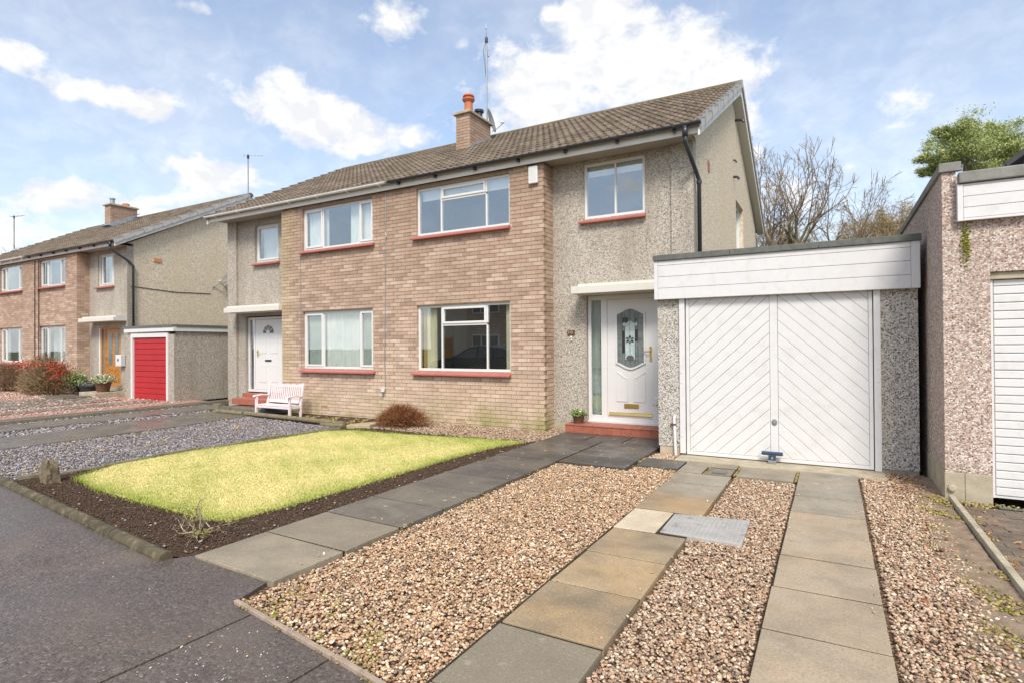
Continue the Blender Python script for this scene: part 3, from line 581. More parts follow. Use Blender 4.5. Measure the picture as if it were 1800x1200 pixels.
# low broken edging between slate and lawn, with the stump
se = thing('stone_edging', 'low broken mossy edging between slate chips and lawn', 'edging', (-8.1,4,0))
ex = [(-8.34,2.95),(-8.2,3.3),(-8.16,3.75),(-8.2,4.4),(-8.24,5.1),(-8.2,5.8),(-8.13,6.5),(-8.05,7.2),(-7.95,7.6)]
for (ax,ay),(bx,by) in zip(ex[:-1],ex[1:]):
    d = Vector((bx-ax,by-ay,0)).normalized(); n_ = Vector((-d.y,d.x,0))*.03; h = random.uniform(.0,.03)
    MB().prism([(ax-n_.x,ay-n_.y),(bx-n_.x-d.x*.01,by-n_.y-d.y*.01),(bx+n_.x-d.x*.01,by+n_.y-d.y*.01),(ax+n_.x,ay+n_.y)], -.09, h, 'z').build('edging_stone', M_conc_m, se, bevel=.008)
st = MB(); bm = bmesh.new(); bmesh.ops.create_cube(bm, size=1); bmesh.ops.subdivide_edges(bm, edges=bm.edges, cuts=3, use_grid_fill=True)
for v in bm.verts:
    r = random.uniform(-.05,.05); v.co = Vector((-7.80+v.co.x*.135*(1-.25*(v.co.z))+r*.25, 3.06+v.co.y*.13*(1-.2*v.co.z)+r*.25, .085+v.co.z*.28+(random.uniform(-.03,.03) if v.co.z>.4 else 0)))
st.add([v.co[:] for v in bm.verts], [tuple(v.index for v in f.verts) for f in bm.faces]); bm.free()
st.build('stone_stump', plain('lichen_stone', (.19,.15,.10), .95, .1, var=.4, scale=14, dirt=((.1,.09,.05), 12, .9), bump=1, bscale=30), None, 'squat weathered stone post at the corner of the soil bed', 'post', org=(-7.8,3.06,0))

# slate garden and the drives to the left ---------------------------
SLATE = [(-30,3.0),(-8.35,2.75),(-8.3,4.4),(-8.28,5.1),(-8.2,6.2),(-8.0,7.4),(-8.0,8.0),(-12.0,8.25),(-30,8.3)]
sheet('slate_bed', [(-30,5.2),(-8.4,2.78),(-8.26,4.4),(-8.3,5.1),(-8.2,6.2),(-8.0,7.6),(-7.65,8.0),(-8.0,9.4),(-17,9.6),(-17,16),(-30,16)], -.05, M_sbed, 'bed of purple grey slate chips')
def strip(name, pts, label, mat, z=-.012): return sheet(name, pts, z, mat, label, .05)
strip('drive_slabs', [(-11.0,3.3),(-12.35,3.5),(-13.0,8.9),(-11.4,8.4),(-11.05,6.3)], 'dark smooth paving strip beside the slate chips', M_slabp)
strip('drive_slabs', [(-13.35,3.6),(-14.35,3.7),(-14.4,9.3),(-13.4,9.2)], 'second dark paving strip of the left drive', M_slabp)
strip('drive_slabs', [(-14.9,3.7),(-15.7,3.7),(-15.5,11.5),(-14.75,11.5)], 'third narrow paving strip by the fence line', M_slabp)
strip('garage_apron', [(-16.7,4.0),(-17.4,4.0),(-17.6,9.3),(-16.75,9.3)], 'paving strip leading to the red garage door', M_slabp)
strip('garage_apron', [(-18.0,4.0),(-20.6,4.2),(-21.2,8.6),(-18.2,8.9)], 'wide worn paving beside the pink gravel', M_slabp)
strip('red_gravel_bed', [(-15.75,3.7),(-60,3.7),(-60,9.9),(-19.8,9.9),(-15.75,10)], 'fine red gravel drive before the far house', M_redbed, -.03)
MB().box(-14.75,-14.66,3.7,11,-.08,.035).build('edging_stone', M_conc_m, None, 'thin concrete edging between the two left drives', 'edging', org=(-14.7,7,0))
SLP = [(-11.0,3.0),(-8.38,2.8),(-8.3,4.4),(-8.32,5.1),(-8.25,6.2),(-8.05,7.3),(-8.0,7.75),(-11.35,8.1),(-11.03,6.3)]
SCOL = [(.27,.235,.235),(.34,.30,.30),(.2,.175,.175),(.43,.39,.38),(.31,.25,.235),(.15,.13,.12),(.5,.46,.44)]
P = scatter(SLP, 2700); stones_mesh('slate_chips', np.c_[P, RNG.uniform(-.05,-.02,len(P))], (.013,.036), SCOL, M_slate, label='purple grey slate chips left of the lawn', flat=.3, rough=.25, smooth=False, elong=1.8)
P = np.concatenate([scatter([(-13.3,3.6),(-12.4,3.5),(-13.05,8.8),(-13.4,8.8)], 500), scatter([(-14.7,3.7),(-14.4,3.7),(-14.45,9.2),(-14.7,9.2)], 500)]); stones_mesh('slate_chips', np.c_[P, RNG.uniform(-.045,-.02,len(P))], (.03,.06), SCOL, M_slate, label='slate chips between the left drive strips', flat=.3, rough=.25, smooth=False)
P = patchy(scatter(SLP, 160), 2.2, .95, 1.6); stones_mesh('dead_leaves', np.c_[P, np.full(len(P),-.005)], (.02,.05), [(.5,.36,.17),(.55,.42,.2),(.4,.25,.12),(.3,.32,.1)], M_clod, label='fallen yellow leaves lying on the slate', flat=.2)
P = scatter([(-16,4),(-40,4),(-40,9.6),(-16,9.6)], 60); stones_mesh('red_gravel', np.c_[P, np.full(len(P),-.02)], (.03,.08), [(.5,.33,.26),(.6,.42,.34),(.66,.52,.44)], M_stone, label='red gravel stones before the far house', flat=.4)

# neighbour's block paving on the right
nb = path_root('block_paving', 'dark brown block paved drive beyond the edging', (2,4,0))
MB().box(1.01,4.5,1.2,6.86,-.09,-.04).build('bedding', M_soil, nb)
M_block = slab_mat('brown_block', (.17,.125,.09), (.22,.16,.11), (.12,.095,.07), False)
bme = boxmesh('block', .196, .096, .06, M_block); cnt = 0; rest = MB()
for r in range(56):
    for c in range(17):
        if r%2 and c == 0: rest.box(1.014,1.113,6.60-r*.1-.048,6.60-r*.1+.048,-.075,-.015)
        x = 1.115+c*.2+(.1 if r%2 else 0); y = 6.60-r*.1
        if x > 4.4 or y < 1.3: continue
        if cnt < LIM and x < 2.1: place('block', bme, (x,y,-.045+random.uniform(-.003,.003)), nb); cnt += 1
        else: rest.box(x-.098,x+.098,y-.048,y+.048,-.075,-.015)
rest.build('blocks', M_block, nb, kind='stuff')
MB().box(1.32,4.5,6.66,6.74,-.05,-.008).build('drain_channel', M_black, None, 'black linear drain in front of the neighbouring garage', 'drain', org=(2,6.7,0))
Pm = patchy(scatter([(1.02,6.6),(2.4,6.6),(2.4,6.84),(1.02,6.84)], 1500), .3, -.2, 3); stones_mesh('moss', np.c_[Pm, np.full(len(Pm),-.012)], (.012,.03), GREENS, M_moss, label='moss under the neighbouring garage door', flat=.5)
Pm = patchy(scatter([(1.015,2.5),(1.09,2.5),(1.09,6.6),(1.015,6.6)], 1100), 3, .1, 3); stones_mesh('moss', np.c_[Pm, np.full(len(Pm),-.012)], (.012,.03), GREENS+[(.3,.17,.1),(.35,.22,.14)], M_moss, label='moss and leaf litter along the block paving', flat=.5)

# ------------------------------------------------------------------ houses
def wavy(m, u0, u1, z0, z1, y, amp=.02, per=.09):
    n = max(4, int((u1-u0)/per*4)); vs = []
    for i in range(n+1):
        u = u0+(u1-u0)*i/n; yy = y+amp*math.sin(2*PI*(u-u0)/per+math.sin(i*.37)); vs += [(u,yy,z0),(u,yy,z1)]
    m.add(vs, [(2*i,2*i+2,2*i+3,2*i+1) for i in range(n)]); return m

def wall(T, u0, u1, z0, z1, y0, y1, holes):
    m = MB(T); us = sorted({u0,u1,*[h[0] for h in holes],*[h[1] for h in holes]}); zs = sorted({z0,z1,*[h[2] for h in holes],*[h[3] for h in holes]})
    for i in range(len(us)-1):
        # merge vertically free spans
        run = None
        for j in range(len(zs)-1):
            c = ((us[i]+us[i+1])/2, (zs[j]+zs[j+1])/2); inside = any(h[0]<c[0]<h[1] and h[2]<c[1]<h[3] for h in holes)
            if not inside:
                run = (run[0], zs[j+1]) if run else (zs[j], zs[j+1])
            if inside or j == len(zs)-2:
                if run: m.box(us[i],us[i+1],y0,y1,run[0],run[1])
                run = None
    return m

def window(par, T, u0, u1, z0, z1, y, lights, curtains=(), sill=True, depth=.075, label=None, room=True, sp=.10, pmat=None, fmat=None):
    """outer frame in its own mesh; panes, opening sashes, sill and curtains are children"""
    fm = fmat or M_upvc; f = .05; yf = y+depth; m = MB(T)
    m.box(u0,u1,yf,yf+.06,z0,z0+f); m.box(u0,u1,yf,yf+.06,z1-f,z1); m.box(u0,u0+f,yf,yf+.06,z0+f,z1-f); m.box(u1-f,u1,yf,yf+.06,z0+f,z1-f)
    for (a,b,c,d,op) in lights:       # bars to the right / above of each light
        if b < u1-.06: m.box(b,b+.035,yf+.001,yf+.06,max(c,z0+f),min(d,z1-f))
        if d < z1-.06: m.box(a,b,yf+.002,yf+.058,d,d+.04)
    w = m.build('window', fm, par, label, bevel=.004)
    for (a,b,c,d,op) in lights:
        a = max(a,u0+f); b = min(b,u1-f); c = max(c,z0+f); d = min(d,z1-f)
        if op:
            s = .042; q = MB(T); q.box(a,b,yf-.016,yf+.03,c,c+s); q.box(a,b,yf-.016,yf+.03,d-s,d); q.box(a,a+s,yf-.016,yf+.03,c+s,d-s); q.box(b-s,b,yf-.016,yf+.03,c+s,d-s); q.build('sash', fm, w, bevel=.004); a+=s; b-=s; c+=s; d-=s
        MB(T).box(a-.004,b+.004,yf+.014,yf+.020,c-.004,d+.004).build('pane', pmat or M_glass, w)
    if sill:
        q = MB(T); q.prism([(y-sp,z0-.085),(y-sp,z0-.055),(y+.01,z0-.012),(yf+.05,z0-.004),(yf+.05,z0-.085)], u0-.07, u1+.015, 'x'); q.build('sill', M_red, w, bevel=.004)
    for (a,b,c,d,mt,dy,amp,per) in curtains:
        q = MB(T); wavy(q,a,b,c,d,yf+dy,amp,per); q.build('curtain', mt, w, recalc=False, smooth=True)
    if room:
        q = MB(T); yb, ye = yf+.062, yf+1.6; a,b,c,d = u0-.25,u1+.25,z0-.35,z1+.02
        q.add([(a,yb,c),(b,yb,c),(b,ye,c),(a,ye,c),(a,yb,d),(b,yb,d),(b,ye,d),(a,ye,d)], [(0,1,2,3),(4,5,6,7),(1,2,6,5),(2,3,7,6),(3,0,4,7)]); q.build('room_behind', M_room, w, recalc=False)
    return w

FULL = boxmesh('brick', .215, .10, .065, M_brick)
FULLS = boxmesh('brick_side', .10, .215, .065, M_brick)
def bricks_front(par, x0, x1, z0, z1, y, holes, near, maxn=LIM):
    """running bond on a wall facing -Y (world coords); full bricks near the camera become objects, the rest one mesh"""
    full = []; rest = MB(); r0 = int(math.floor(z0/.075)); r1 = int(math.ceil(z1/.075))
    for r in range(r0, r1):
        za, zb = r*.075+.005, r*.075+.070; zb = min(zb, z1)
        if zb-za < .02: continue
        odd = (r+100) % 2; off = .1125*odd - y
        spans = [(x0,x1)]
        for h in holes:
            if h[2] < zb-.01 and h[3] > za+.01:
                ns = []
                for a,b in spans:
                    if h[1] <= a or h[0] >= b: ns.append((a,b)); continue
                    if h[0] > a: ns.append((a,h[0]))
                    if h[1] < b: ns.append((h[1],b))
                spans = ns
        for a,b in spans:
            k0 = math.floor((a-off)/.225)-1; k1 = math.ceil((b-off)/.225)+1
            for k in range(k0,k1):
                p, q = k*.225+off+.005, (k+1)*.225+off-.005; pp, qq = max(p,a), min(q,b)
                if qq-pp < .03: continue
                if qq-pp > .2149 and zb-za > .0649: full.append(((p+q)/2, y+.05+random.uniform(-.0015,.0015), (za+zb)/2))
                else: rest.box(pp,qq,y,y+.1,za,zb)
    full.sort(key=lambda c: (Vector(c)-CAM).length)
    if not near: maxn = 0
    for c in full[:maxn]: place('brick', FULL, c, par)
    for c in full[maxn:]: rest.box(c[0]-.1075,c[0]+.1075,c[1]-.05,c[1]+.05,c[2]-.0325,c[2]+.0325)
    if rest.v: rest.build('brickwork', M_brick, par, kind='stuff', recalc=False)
def bricks_side(par, y0, y1, z0, z1, x, sgn, nm='return_brickwork'):
    rest = MB()
    for r in range(int(math.floor(z0/.075)), int(math.ceil(z1/.075))):
        za, zb = r*.075+.005, min(r*.075+.070,z1)
        if zb-za < .02: continue
        off = .1125*((r+100)%2) - x; k0 = math.floor((y0-off)/.225)-1; k1 = math.ceil((y1-off)/.225)+1
        for k in range(k0,k1):
            pp, qq = max(k*.225+off+.005,y0), min((k+1)*.225+off-.005,y1)
            if qq-pp < .02: continue
            a, b = (x-.09,x) if sgn > 0 else (x,x+.09); rest.box(a,b,pp,qq,za,zb)
    rest.build(nm, M_brick, par, kind='stuff', recalc=False)

# roof tile in slope coordinates, rotated to the slope
ANG = math.atan2(2.52, 4.79); CA, SA = math.cos(ANG), math.sin(ANG); GA = .3375; TW = .2955
def tile_geo():
    us = [0,.024,.05,.078,.11,.1478,.172,.198,.226,.258,.2955]; ws = [.0,.036,.046,.036,.006,.0,.036,.046,.036,.006,.0]; vs = []; fs = []; k = len(us)
    for (v, lift) in ((-.03,.030),(GA+.03,.002)):
        for u, w in zip(us, ws): vs.append((u, v, w+lift))
    for u, w in zip(us, ws): vs.append((u, -.03, -.004))
    for i in range(k-1): fs += [(i,i+1,k+i+1,k+i), (2*k+i,2*k+i+1,i+1,i)]
    return [(u, v*CA - w*SA, v*SA + w*CA) for u,v,w in vs], fs
TV, TF = tile_geo(); TME = bpy.data.meshes.new('roof_tile'); TME.from_pydata(TV,[],TF); TME.materials.append(M_tile)

def half_tube(m, a, b, r, n=10, th=.004):
    """open-topped half round gutter from a to b (along x)"""
    vs = []; k = n+1
    for x in (a[0], b[0]):
        for rr in (r, r-th):
            for i in range(k):
                w = PI*i/n; vs.append((x, a[1]+rr*math.cos(w), a[2]-rr*math.sin(w)))
    fs = []
    for i in range(n): fs += [(i,i+1,2*k+i+1,2*k+i), (k+i+1,k+i,3*k+i,3*k+i+1), (i,k+i,k+i+1,i+1), (2*k+i,2*k+i+1,3*k+i+1,3*k+i)]
    fs += [(0,2*k,3*k,k),(n,k+n,3*k+n,2*k+n)]
    m.add(vs, fs)

def house_half(xc, s, dy, near, label, cfg):
    """one half of a semi-detached pair; u = metres from the party wall, s = +1 right half, -1 left half"""
    T = lambda u,y,z: (xc+s*u, y+dy, z)
    H = thing('semi_detached_house', label, 'house', (xc+s*3, 9.5+dy, 0))
    ZT = 4.76; A = cfg['win_u']; hb = [(A[0],A[1],1.009,2.313),(A[0],A[1],3.728,4.691)]
    bw = wall(T, 0, 3.476, -.1, ZT, 9.095, 9.2, hb)
    bw.box(3.376,3.476,9.2,9.46,-.1,ZT)
    bw = bw.build('brick_wall', M_mortar, H)
    fx = sorted((xc, xc+s*3.486)); wh = [(min(xc+s*h[0],xc+s*h[1])+.003,max(xc+s*h[0],xc+s*h[1])-.003,h[2]+.003,h[3]-.003) for h in hb]
    bricks_front(bw, fx[0], fx[1], -.075, ZT-.005, 9.085+dy, wh, near)
    bricks_side(bw, 9.19+dy, 9.455+dy, -.075, ZT-.005, xc+s*3.486, s)
    # pebbledashed panel with pilaster, gable wall and rear wall
    D = cfg['door']; hp = [cfg['pwin'], D]
    pw = wall(T, 3.47, 5.66, .12, ZT+.02, 9.46, 9.60, hp).build('panel_wall', cfg['dash'], H)
    MB(T).box(5.662,6.02,9.40,9.60,.12,ZT+.02).build('pilaster', cfg['dash'], H)
    MB(T).box(3.47,D[0],9.455,9.60,-.1,.118).build('plinth', M_concrete, H); MB(T).box(D[1],6.01,9.41,9.60,-.1,.118).build('plinth', M_concrete, H)
    g = MB(T); rh = (14.1,15.36,2.9,4.87) if s > 0 and near else None
    if rh:
        for (a,b,c,d) in [(9.602,rh[0],.0,4.88),(rh[1],18.03,.0,4.88),(rh[0],rh[1],0,rh[2])]: g.box(5.82,6.02,a,b,c,d)
        g.box(5.82,6.02,rh[0],rh[1],rh[3],4.88)
    else: g.box(5.82,6.02,9.602,18.03,0,4.88)
    g.prism([(9.42,4.88),(18.03,4.88),(13.72,7.16)], 5.82, 6.02, 'x')
    gw = g.build('gable_wall', M_dashb, H)
    MB(T).box(0,5.8,17.9,18.03,0,4.88).build('rear_wall', M_dashb, H)
    if rh:
        q = MB(T); 
        for (a,b,c,d) in [(14.1,15.36,2.9,2.96),(14.1,15.36,4.81,4.87),(14.1,14.16,2.96,4.81),(15.3,15.36,2.96,4.81),(14.7,14.76,2.96,4.81)]: q.box(5.86,5.92,a,b,c,d)
        gwin = q.build('gable_window', M_upvc, H, 'narrow side window seen edge on in the gable')
        MB(T).box(5.88,5.886,14.16,15.3,2.96,4.81).build('pane', M_glass, gwin); MB(T).box(5.5,5.6,14.0,15.5,2.8,4.9).build('blind', M_blind, gwin)
    if cfg.get('gable_bits'):
        q = MB(T); q.box(6.015,6.03,10.62,10.80,4.62,4.81); v = q.build('air_brick', M_terra, H)
        for (y,z,l) in [(14.1,6.72,.16),(13.75,5.31,.09),(13.76,5.70,.04)]: MB(T).tube([(6.0,y,z),(6.02+l,y,z-.02),(6.05+l,y,z-.07)], .03 if l>.06 else .02, 10).build('overflow_pipe', M_black, H)
    # roof
    rf = MB(T); e0, e1 = 8.97, 18.47; zr = 7.36; ur = 6.22
    rf.prism([(e0+.03,4.875),(13.72,zr),(e1,4.86),(e1,4.82),(13.72,zr-.06),(e0+.03,4.835)], 0, ur-.04, 'x'); roof = rf.build('roof', M_slate_roof, H)
    nx = 21; pos = []
    for c in range(nx):
        for r in range(16):
            x0 = (xc + c*TW) if s > 0 else (xc-(c+1)*TW); v = r*GA; pos.append((x0+.004, e0-.03+dy+v*CA, 4.862+v*SA))
    pos.sort(key=lambda c: (Vector(c)-CAM).length)
    k = LIM if near else 0
    for p in pos[:k]: place('roof_tile', TME, p, roof)
    rest = MB()
    for p in pos[k:]: rest.add([(a+p[0],b+p[1],c+p[2]) for a,b,c in TV], TF)
    rest.build('far_tiles', M_tile, roof, kind='stuff', recalc=False)
    for r in range(16):                                            # dry verge caps, one to each course
        v0, v1 = r*GA-.03, (r+1)*GA-.045; q = MB(T); pts = []
        def sp(v, w): return (e0-.03+v*CA-w*SA, 4.862+v*SA+w*CA)
        q.prism([sp(v0,.09),sp(v1,.06),sp(v1,-.045),sp(v0,-.075)], ur-.012, ur+(.038 if r%2 else .030), 'x'); q.prism([sp(v0,.105),sp(v1,.07),sp(v1,.055),sp(v0,.09)], ur-.06, ur+.038, 'x'); q.build('verge_cap', M_verge, roof)
        v0b = v0; q = MB(T); R_ = lambda v,w: (2*13.72-sp(v,w)[0], sp(v,w)[1])
        if near and s > 0: q.prism([R_(v0,.075),R_(v1,.05),R_(v1,-.05),R_(v0,-.05)], ur-.012, ur+.028, 'x'); q.build('verge_cap', M_verge, roof)
    for i in range(14):                                            # ridge tiles
        q = MB(T); a = i*.45; vs = []; n = 6
        for u in (a+.003, min(a+.447,ur+.02)):
            for kk in range(n+1):
                w = PI*kk/n; vs.append((u, 13.72+.125*math.cos(w), zr-.02+.125*math.sin(w)))
        q.add(vs, [(kk,kk+1,n+2+kk,n+1+kk) for kk in range(n)]+[tuple(range(n+1)),tuple(range(n+1,2*n+2))]); q.build('ridge_tile', M_ridge, roof)
    # bargeboards, fascia, soffit, gutter
    q = MB(T); q.prism([(8.95,4.70),(8.95,4.82),(13.72,zr-.035),(13.72,zr-.20)], 6.185, 6.215, 'x'); q.build('bargeboard', M_paint2, H)
    q = MB(T); q.prism([(18.48,4.70),(18.48,4.80),(13.722,zr-.075),(13.722,zr-.26)], 6.185, 6.215, 'x'); q.build('bargeboard', M_paint2, H)
    q = MB(T); q.prism([(9.03,4.74),(9.03,4.76),(13.72,zr-.19),(13.72,zr-.22)], 6.022, 6.184, 'x'); q.prism([(18.44,4.75),(18.44,4.77),(13.722,zr-.24),(13.722,zr-.27)], 6.022, 6.184, 'x'); q.build('verge_soffit', M_conc_w, H)
    MB(T).box(.0,6.184,8.995,9.02,4.750,4.90).build('fascia', M_paint2, H)
    MB(T).box(.0,6.02,9.022,9.5,4.785,4.80).build('soffit', M_soffit, H)
    gm = cfg['gutter']; q = MB(T); half_tube(q, (cfg.get('g0',0),8.915,4.895), (6.24,8.915,4.895), .046); gt = q.build('gutter', gm, H, recalc=True)
    for i in range(7):
        u = .25+i*.93; q = MB(T); q.prism([(8.866,4.895),(8.870,4.865),(8.892,4.845),(8.93,4.84),(8.994,4.825),(8.994,4.87),(8.93,4.89)], u-.018, u+.018, 'x')
        if cfg.get('bulky'): q.prism([(8.94,4.85),(8.915,4.815),(8.92,4.795),(8.96,4.795),(8.994,4.825)], u-.022, u+.022, 'x')
        q.build('gutter_bracket', gm, gt)
    if cfg.get('downpipe'):
        x_, y_, zz = cfg['downpipe']; q = MB(T)
        q.tube([(6.0,8.915,4.86),(6.0,8.915,4.70)], .042, 12); q.tube([(6.0,8.915,4.74),(6.0,8.925,4.62),(x_-.03,y_-.10,4.28),(x_,y_,4.16),(x_,y_,zz)], .034, 12); dp = q.build('downpipe', M_black, H, smooth=True)
        for zc in (4.1,zz+.12): MB(T).tube([(x_,y_,zc),(x_,y_,zc+.05)], .043, 12).build('pipe_collar', M_black, dp)
    # windows
    for fl,(z0,z1) in (('upper',(3.728,4.691)),('lower',(1.009,2.313))):
        L = cfg['lights'](z0,z1,fl); window(H, T, A[0], A[1], z0, z1, 9.085, L, cfg['curt'](z0,z1,fl), depth=cfg.get('rev',.06))
    p = cfg['pwin']; mid = p[0]+(p[1]-p[0])*.52
    PL = cfg['plights']; window(H, T, p[0],p[1],p[2],p[3], 9.46, PL, [(p[0]+.05,p[1]-.05,p[3]-.22,p[3]-.04,M_blind,.09,.003,.05)] if not cfg.get('pcurt') else cfg['pcurt'], depth=cfg.get('prev',.03))
    # canopy
    c0,c1 = cfg['canopy']; q = MB(T); q.box(c0,c1,9.0,9.46,2.375,2.50); cn = q.build('canopy', M_conc_w, H, bevel=.006)
    MB(T).box(c0+.10,c1,9.08,9.46,2.502,2.545).build('canopy_upstand', M_conc_w, cn)
    return H, T

def std_lights(splits, top, A):
    def fn(z0,z1,fl):
        a,b = splits; t = z0+(z1-z0)*top
        if top < 1: return [(A[0],a,z0,z1,False),(a+.035,b,z0,t,False),(a+.035,b,t+.04,z1,True),(b+.035,A[1],z0,z1,False)]
        return [(A[0],a,z0,z1,True),(a+.035,b,z0,z1,False),(b+.035,A[1],z0,z1,True)]
    return fn
XC = -7.936; A1 = (.592,2.783)
def curt_r(z0,z1,fl):
    if fl == 'upper': return [(A1[0]+.06,A1[1]-.06,z1-.24,z1-.03,M_blind,.09,.003,.05)]
    return [(.63,.72,z0,z1,M_curo,.12,.02,.06),(.72,.96,z0,z1,M_cur,.12,.022,.07),(2.60,2.80,z0,z1,M_cur,.11,.02,.07)]
cfgR = dict(win_u=A1, door=(4.13,5.50,.12,2.37), pwin=(4.10,5.21,3.735,4.72), dash=M_dashg, gable_bits=True, gutter=M_black, g0=-.06, bulky=True, downpipe=(6.09,9.50,2.76),
            lights=std_lights((1.165,2.225),.68,A1), curt=curt_r, plights=[(4.10,4.66,3.735,4.72,False),(4.695,5.21,3.735,4.72,False)], canopy=(4.03,5.86))
HR, TR = house_half(XC, 1, 0, True, 'nearer half of the main semi-detached pair, with black gutter, front door beside the white garage', cfgR)
A2 = (.592,2.783)
def curt_l(z0,z1,fl):
    if fl == 'upper': return [(2.1,2.75,z0+.02,z1,M_net,.13,.02,.09),(.62,1.4,z0,z1,M_net,.13,.02,.09)]
    return [(.62,.98,z0,z1,M_cgrey,.11,.018,.08),(.96,2.2,z0,z1,M_net,.12,.025,.11),(2.15,2.75,z0+.02,z1,M_cgrey,.10,.02,.08)]
cfgL = dict(win_u=A2, door=(3.85,5.37,.30,2.30), pwin=(4.08,4.99,3.67,4.62), dash=M_dashg, gutter=M_gutw, lights=std_lights((1.01,2.135),1,A2), curt=curt_l,
            plights=[(4.08,4.99,3.67,4.62,True)], canopy=(3.49,5.60), rev=.07, prev=.07, pcurt=[(4.1,4.96,3.7,4.6,M_net,.2,.02,.09)])
HL, TL = house_half(XC, -1, 0, True, 'farther half of the main semi-detached pair, with white gutter and pink bench outside', cfgL)
XC3 = -25.75; A3 = (.68,2.68); MU = {M_net: 1}
def curt_3(z0,z1,fl):
    return [(2.3,2.62,z0,z1,M_net,.15,.02,.09),(.75,2.2,z0,z1,M_net,.35,.02,.12)] if fl == 'lower' else [(.75,1.0,z0,z1,M_cur,.2,.02,.09)]
cfg3 = dict(win_u=A3, door=(4.05,5.5,.25,2.2), pwin=(4.05,5.12,3.60,4.66), dash=M_dashg, gutter=M_black, g0=-.1, bulky=True, downpipe=(6.09,9.55,2.15), lights=std_lights((1.22,2.15),1,A3), curt=curt_3,
            plights=[(4.25,4.95,3.6,4.66,True)], canopy=(3.75,6.0), rev=.08, prev=.05, pcurt=[(4.3,4.9,3.6,4.6,M_cur,.2,.02,.09)])
H3, T3 = house_half(XC3, 1, .4, False, 'right half of the far semi-detached pair, oak door beside the red garage', cfg3)
cfg4 = dict(cfg3); cfg4.update(gutter=M_gutw, downpipe=None); cfg4['lights'] = std_lights((1.1,2.2),1,A3)
H4, T4 = house_half(XC3, -1, .4, False, 'left half of the far semi-detached pair, cut off by the picture edge', cfg4)

# chimneys
def chimney(H, x0, x1, y0, y1, ztop, near):
    zb = 4.86+(y0-9.0)*.526-.15
    ch = MB().box(x0+.01,x1-.01,y0+.01,y1-.01,zb,ztop).build('chimney', M_mortar, H)
    bricks_front(ch, x0, x1, zb, ztop, y0, [], near); 
    bricks_side(ch, y0+.10, y1, zb, ztop, x1, 1, 'chimney_brickwork')
    m = MB(); m.box(x0-.06,x1+.06,y0-.06,y1+.06,ztop,ztop+.06); m.box(x0-.02,x1+.02,y0-.02,y1+.02,ztop+.06,ztop+.09); m.build('chimney_cap', M_concrete, ch, bevel=.01)
    m = MB(); m.box(x0-.02,x1+.02,y0-.012,y0,zb,zb+.24)
    n = 5
    for i in range(n):
        a = y0+(y1-y0)*i/n; b = y0+(y1-y0)*(i+1)/n; z = 4.87+(a-9.0)*.526; zz = .17 if near else .12; m.prism([(a,z-.1),(b,z+.0),(b,z+zz+.05),(a,z+zz)], x1, x1+.012, 'x')
    m.prism([(x0-.08,y0-.16),(x1+.1,y0-.16),(x1+.1,y0),(x0-.08,y0)], zb+.12, zb+.145, 'z')
    m.build('flashing', M_lead, ch); return ch
chL = chimney(HL, XC-.44, XC-.02, 12.0, 13.02, 7.42, True)
m = MB(); m.lathe((-8.17,12.28,7.51), [(.13,0),(.115,.05),(.105,.30),(.125,.32),(.16,.36),(.165,.40),(.12,.41),(.11,.44),(.15,.46),(.13,.50),(.02,.52)], 20); m.build('chimney_pot', M_pot, chL, 'tall orange clay pot with a hooded top', smooth=False)
m = MB(); m.lathe((-8.15,12.75,7.51), [(.10,0),(.09,.2),(.13,.21),(.13,.27),(.04,.29)], 16); m.build('chimney_pot', M_black, chL, 'short black metal flue cap')
chL3 = chimney(H4, -26.72, -26.24, 12.4, 13.45, 7.5, False)
m = MB(); m.lathe((-26.5,12.6,7.59), [(.09,0),(.08,.2),(.11,.21),(.11,.25)], 12); m.build('chimney_pot', M_steel, chL3); m = MB(); m.lathe((-26.45,13.1,7.59), [(.15,0),(.13,.12),(.1,.12)], 12); m.build('chimney_pot', M_pot, chL3)
for dz in (.0,.16,.3): MB().tube([(-26.24,13.3,6.95+dz),(-25.85,13.35,6.95+dz)], .015, 5).build('wall_tie', M_black, chL3)

# front door of the nearer house ------------------------------------
def panel_outline(x0,x1,z0,z1,bump_top,bump_bot,n=16):
    top = [(x0+(x1-x0)*i/n, z1+bump_top*((math.cos(2*PI*(i/n-.5))+1)/2)**.75) for i in range(n+1)]
    bot = [(x1-(x1-x0)*i/n, z0-bump_bot*((math.cos(2*PI*(i/n-.5))+1)/2)**.75) for i in range(n+1)]
    return top+bot
def ring(m, pts, w, y0, y1):
    """moulding: offset outline towards centre by w, extruded y0..y1"""
    c = Vector((sum(p[0] for p in pts)/len(pts), sum(p[1] for p in pts)/len(pts))); k = len(pts)
    inn = [];
    for i, p in enumerate(pts):
        a = Vector(pts[i-1]); b = Vector(pts[(i+1)%k]); t = (b-a); t = t.normalized() if t.length > 1e-6 else Vector((1,0)); n_ = Vector((t.y,-t.x))
        if (c-Vector(p)).dot(n_) < 0: n_ = -n_
        inn.append(tuple(Vector(p)+n_*w))
    V = [(p[0],y0,p[1]) for p in pts]+[(p[0],y0,p[1]) for p in inn]+[(p[0],y1,p[1]) for p in pts]+[(p[0],y1,p[1]) for p in inn]
    F = []
    for i in range(k):
        j = (i+1)%k; F += [(i,j,k+j,k+i),(2*k+i,3*k+i,3*k+j,2*k+j),(i,2*k+i,2*k+j,j),(k+i,k+j,3*k+j,3*k+i)]
    m.add(V, F); return inn
m = MB(); yd = 9.52   # outer frame
for a,b,c,d in [(-3.80,-2.44,2.29,2.37),(-3.80,-3.745,.19,2.29),(-3.555,-3.445,.19,2.29),(-2.625,-2.44,.19,2.29),(-3.745,-3.555,.19,.26),(-3.445,-2.625,.19,.238),(-3.80,-2.44,.12,.19)]: m.box(a,b,yd,yd+.07,c,d)
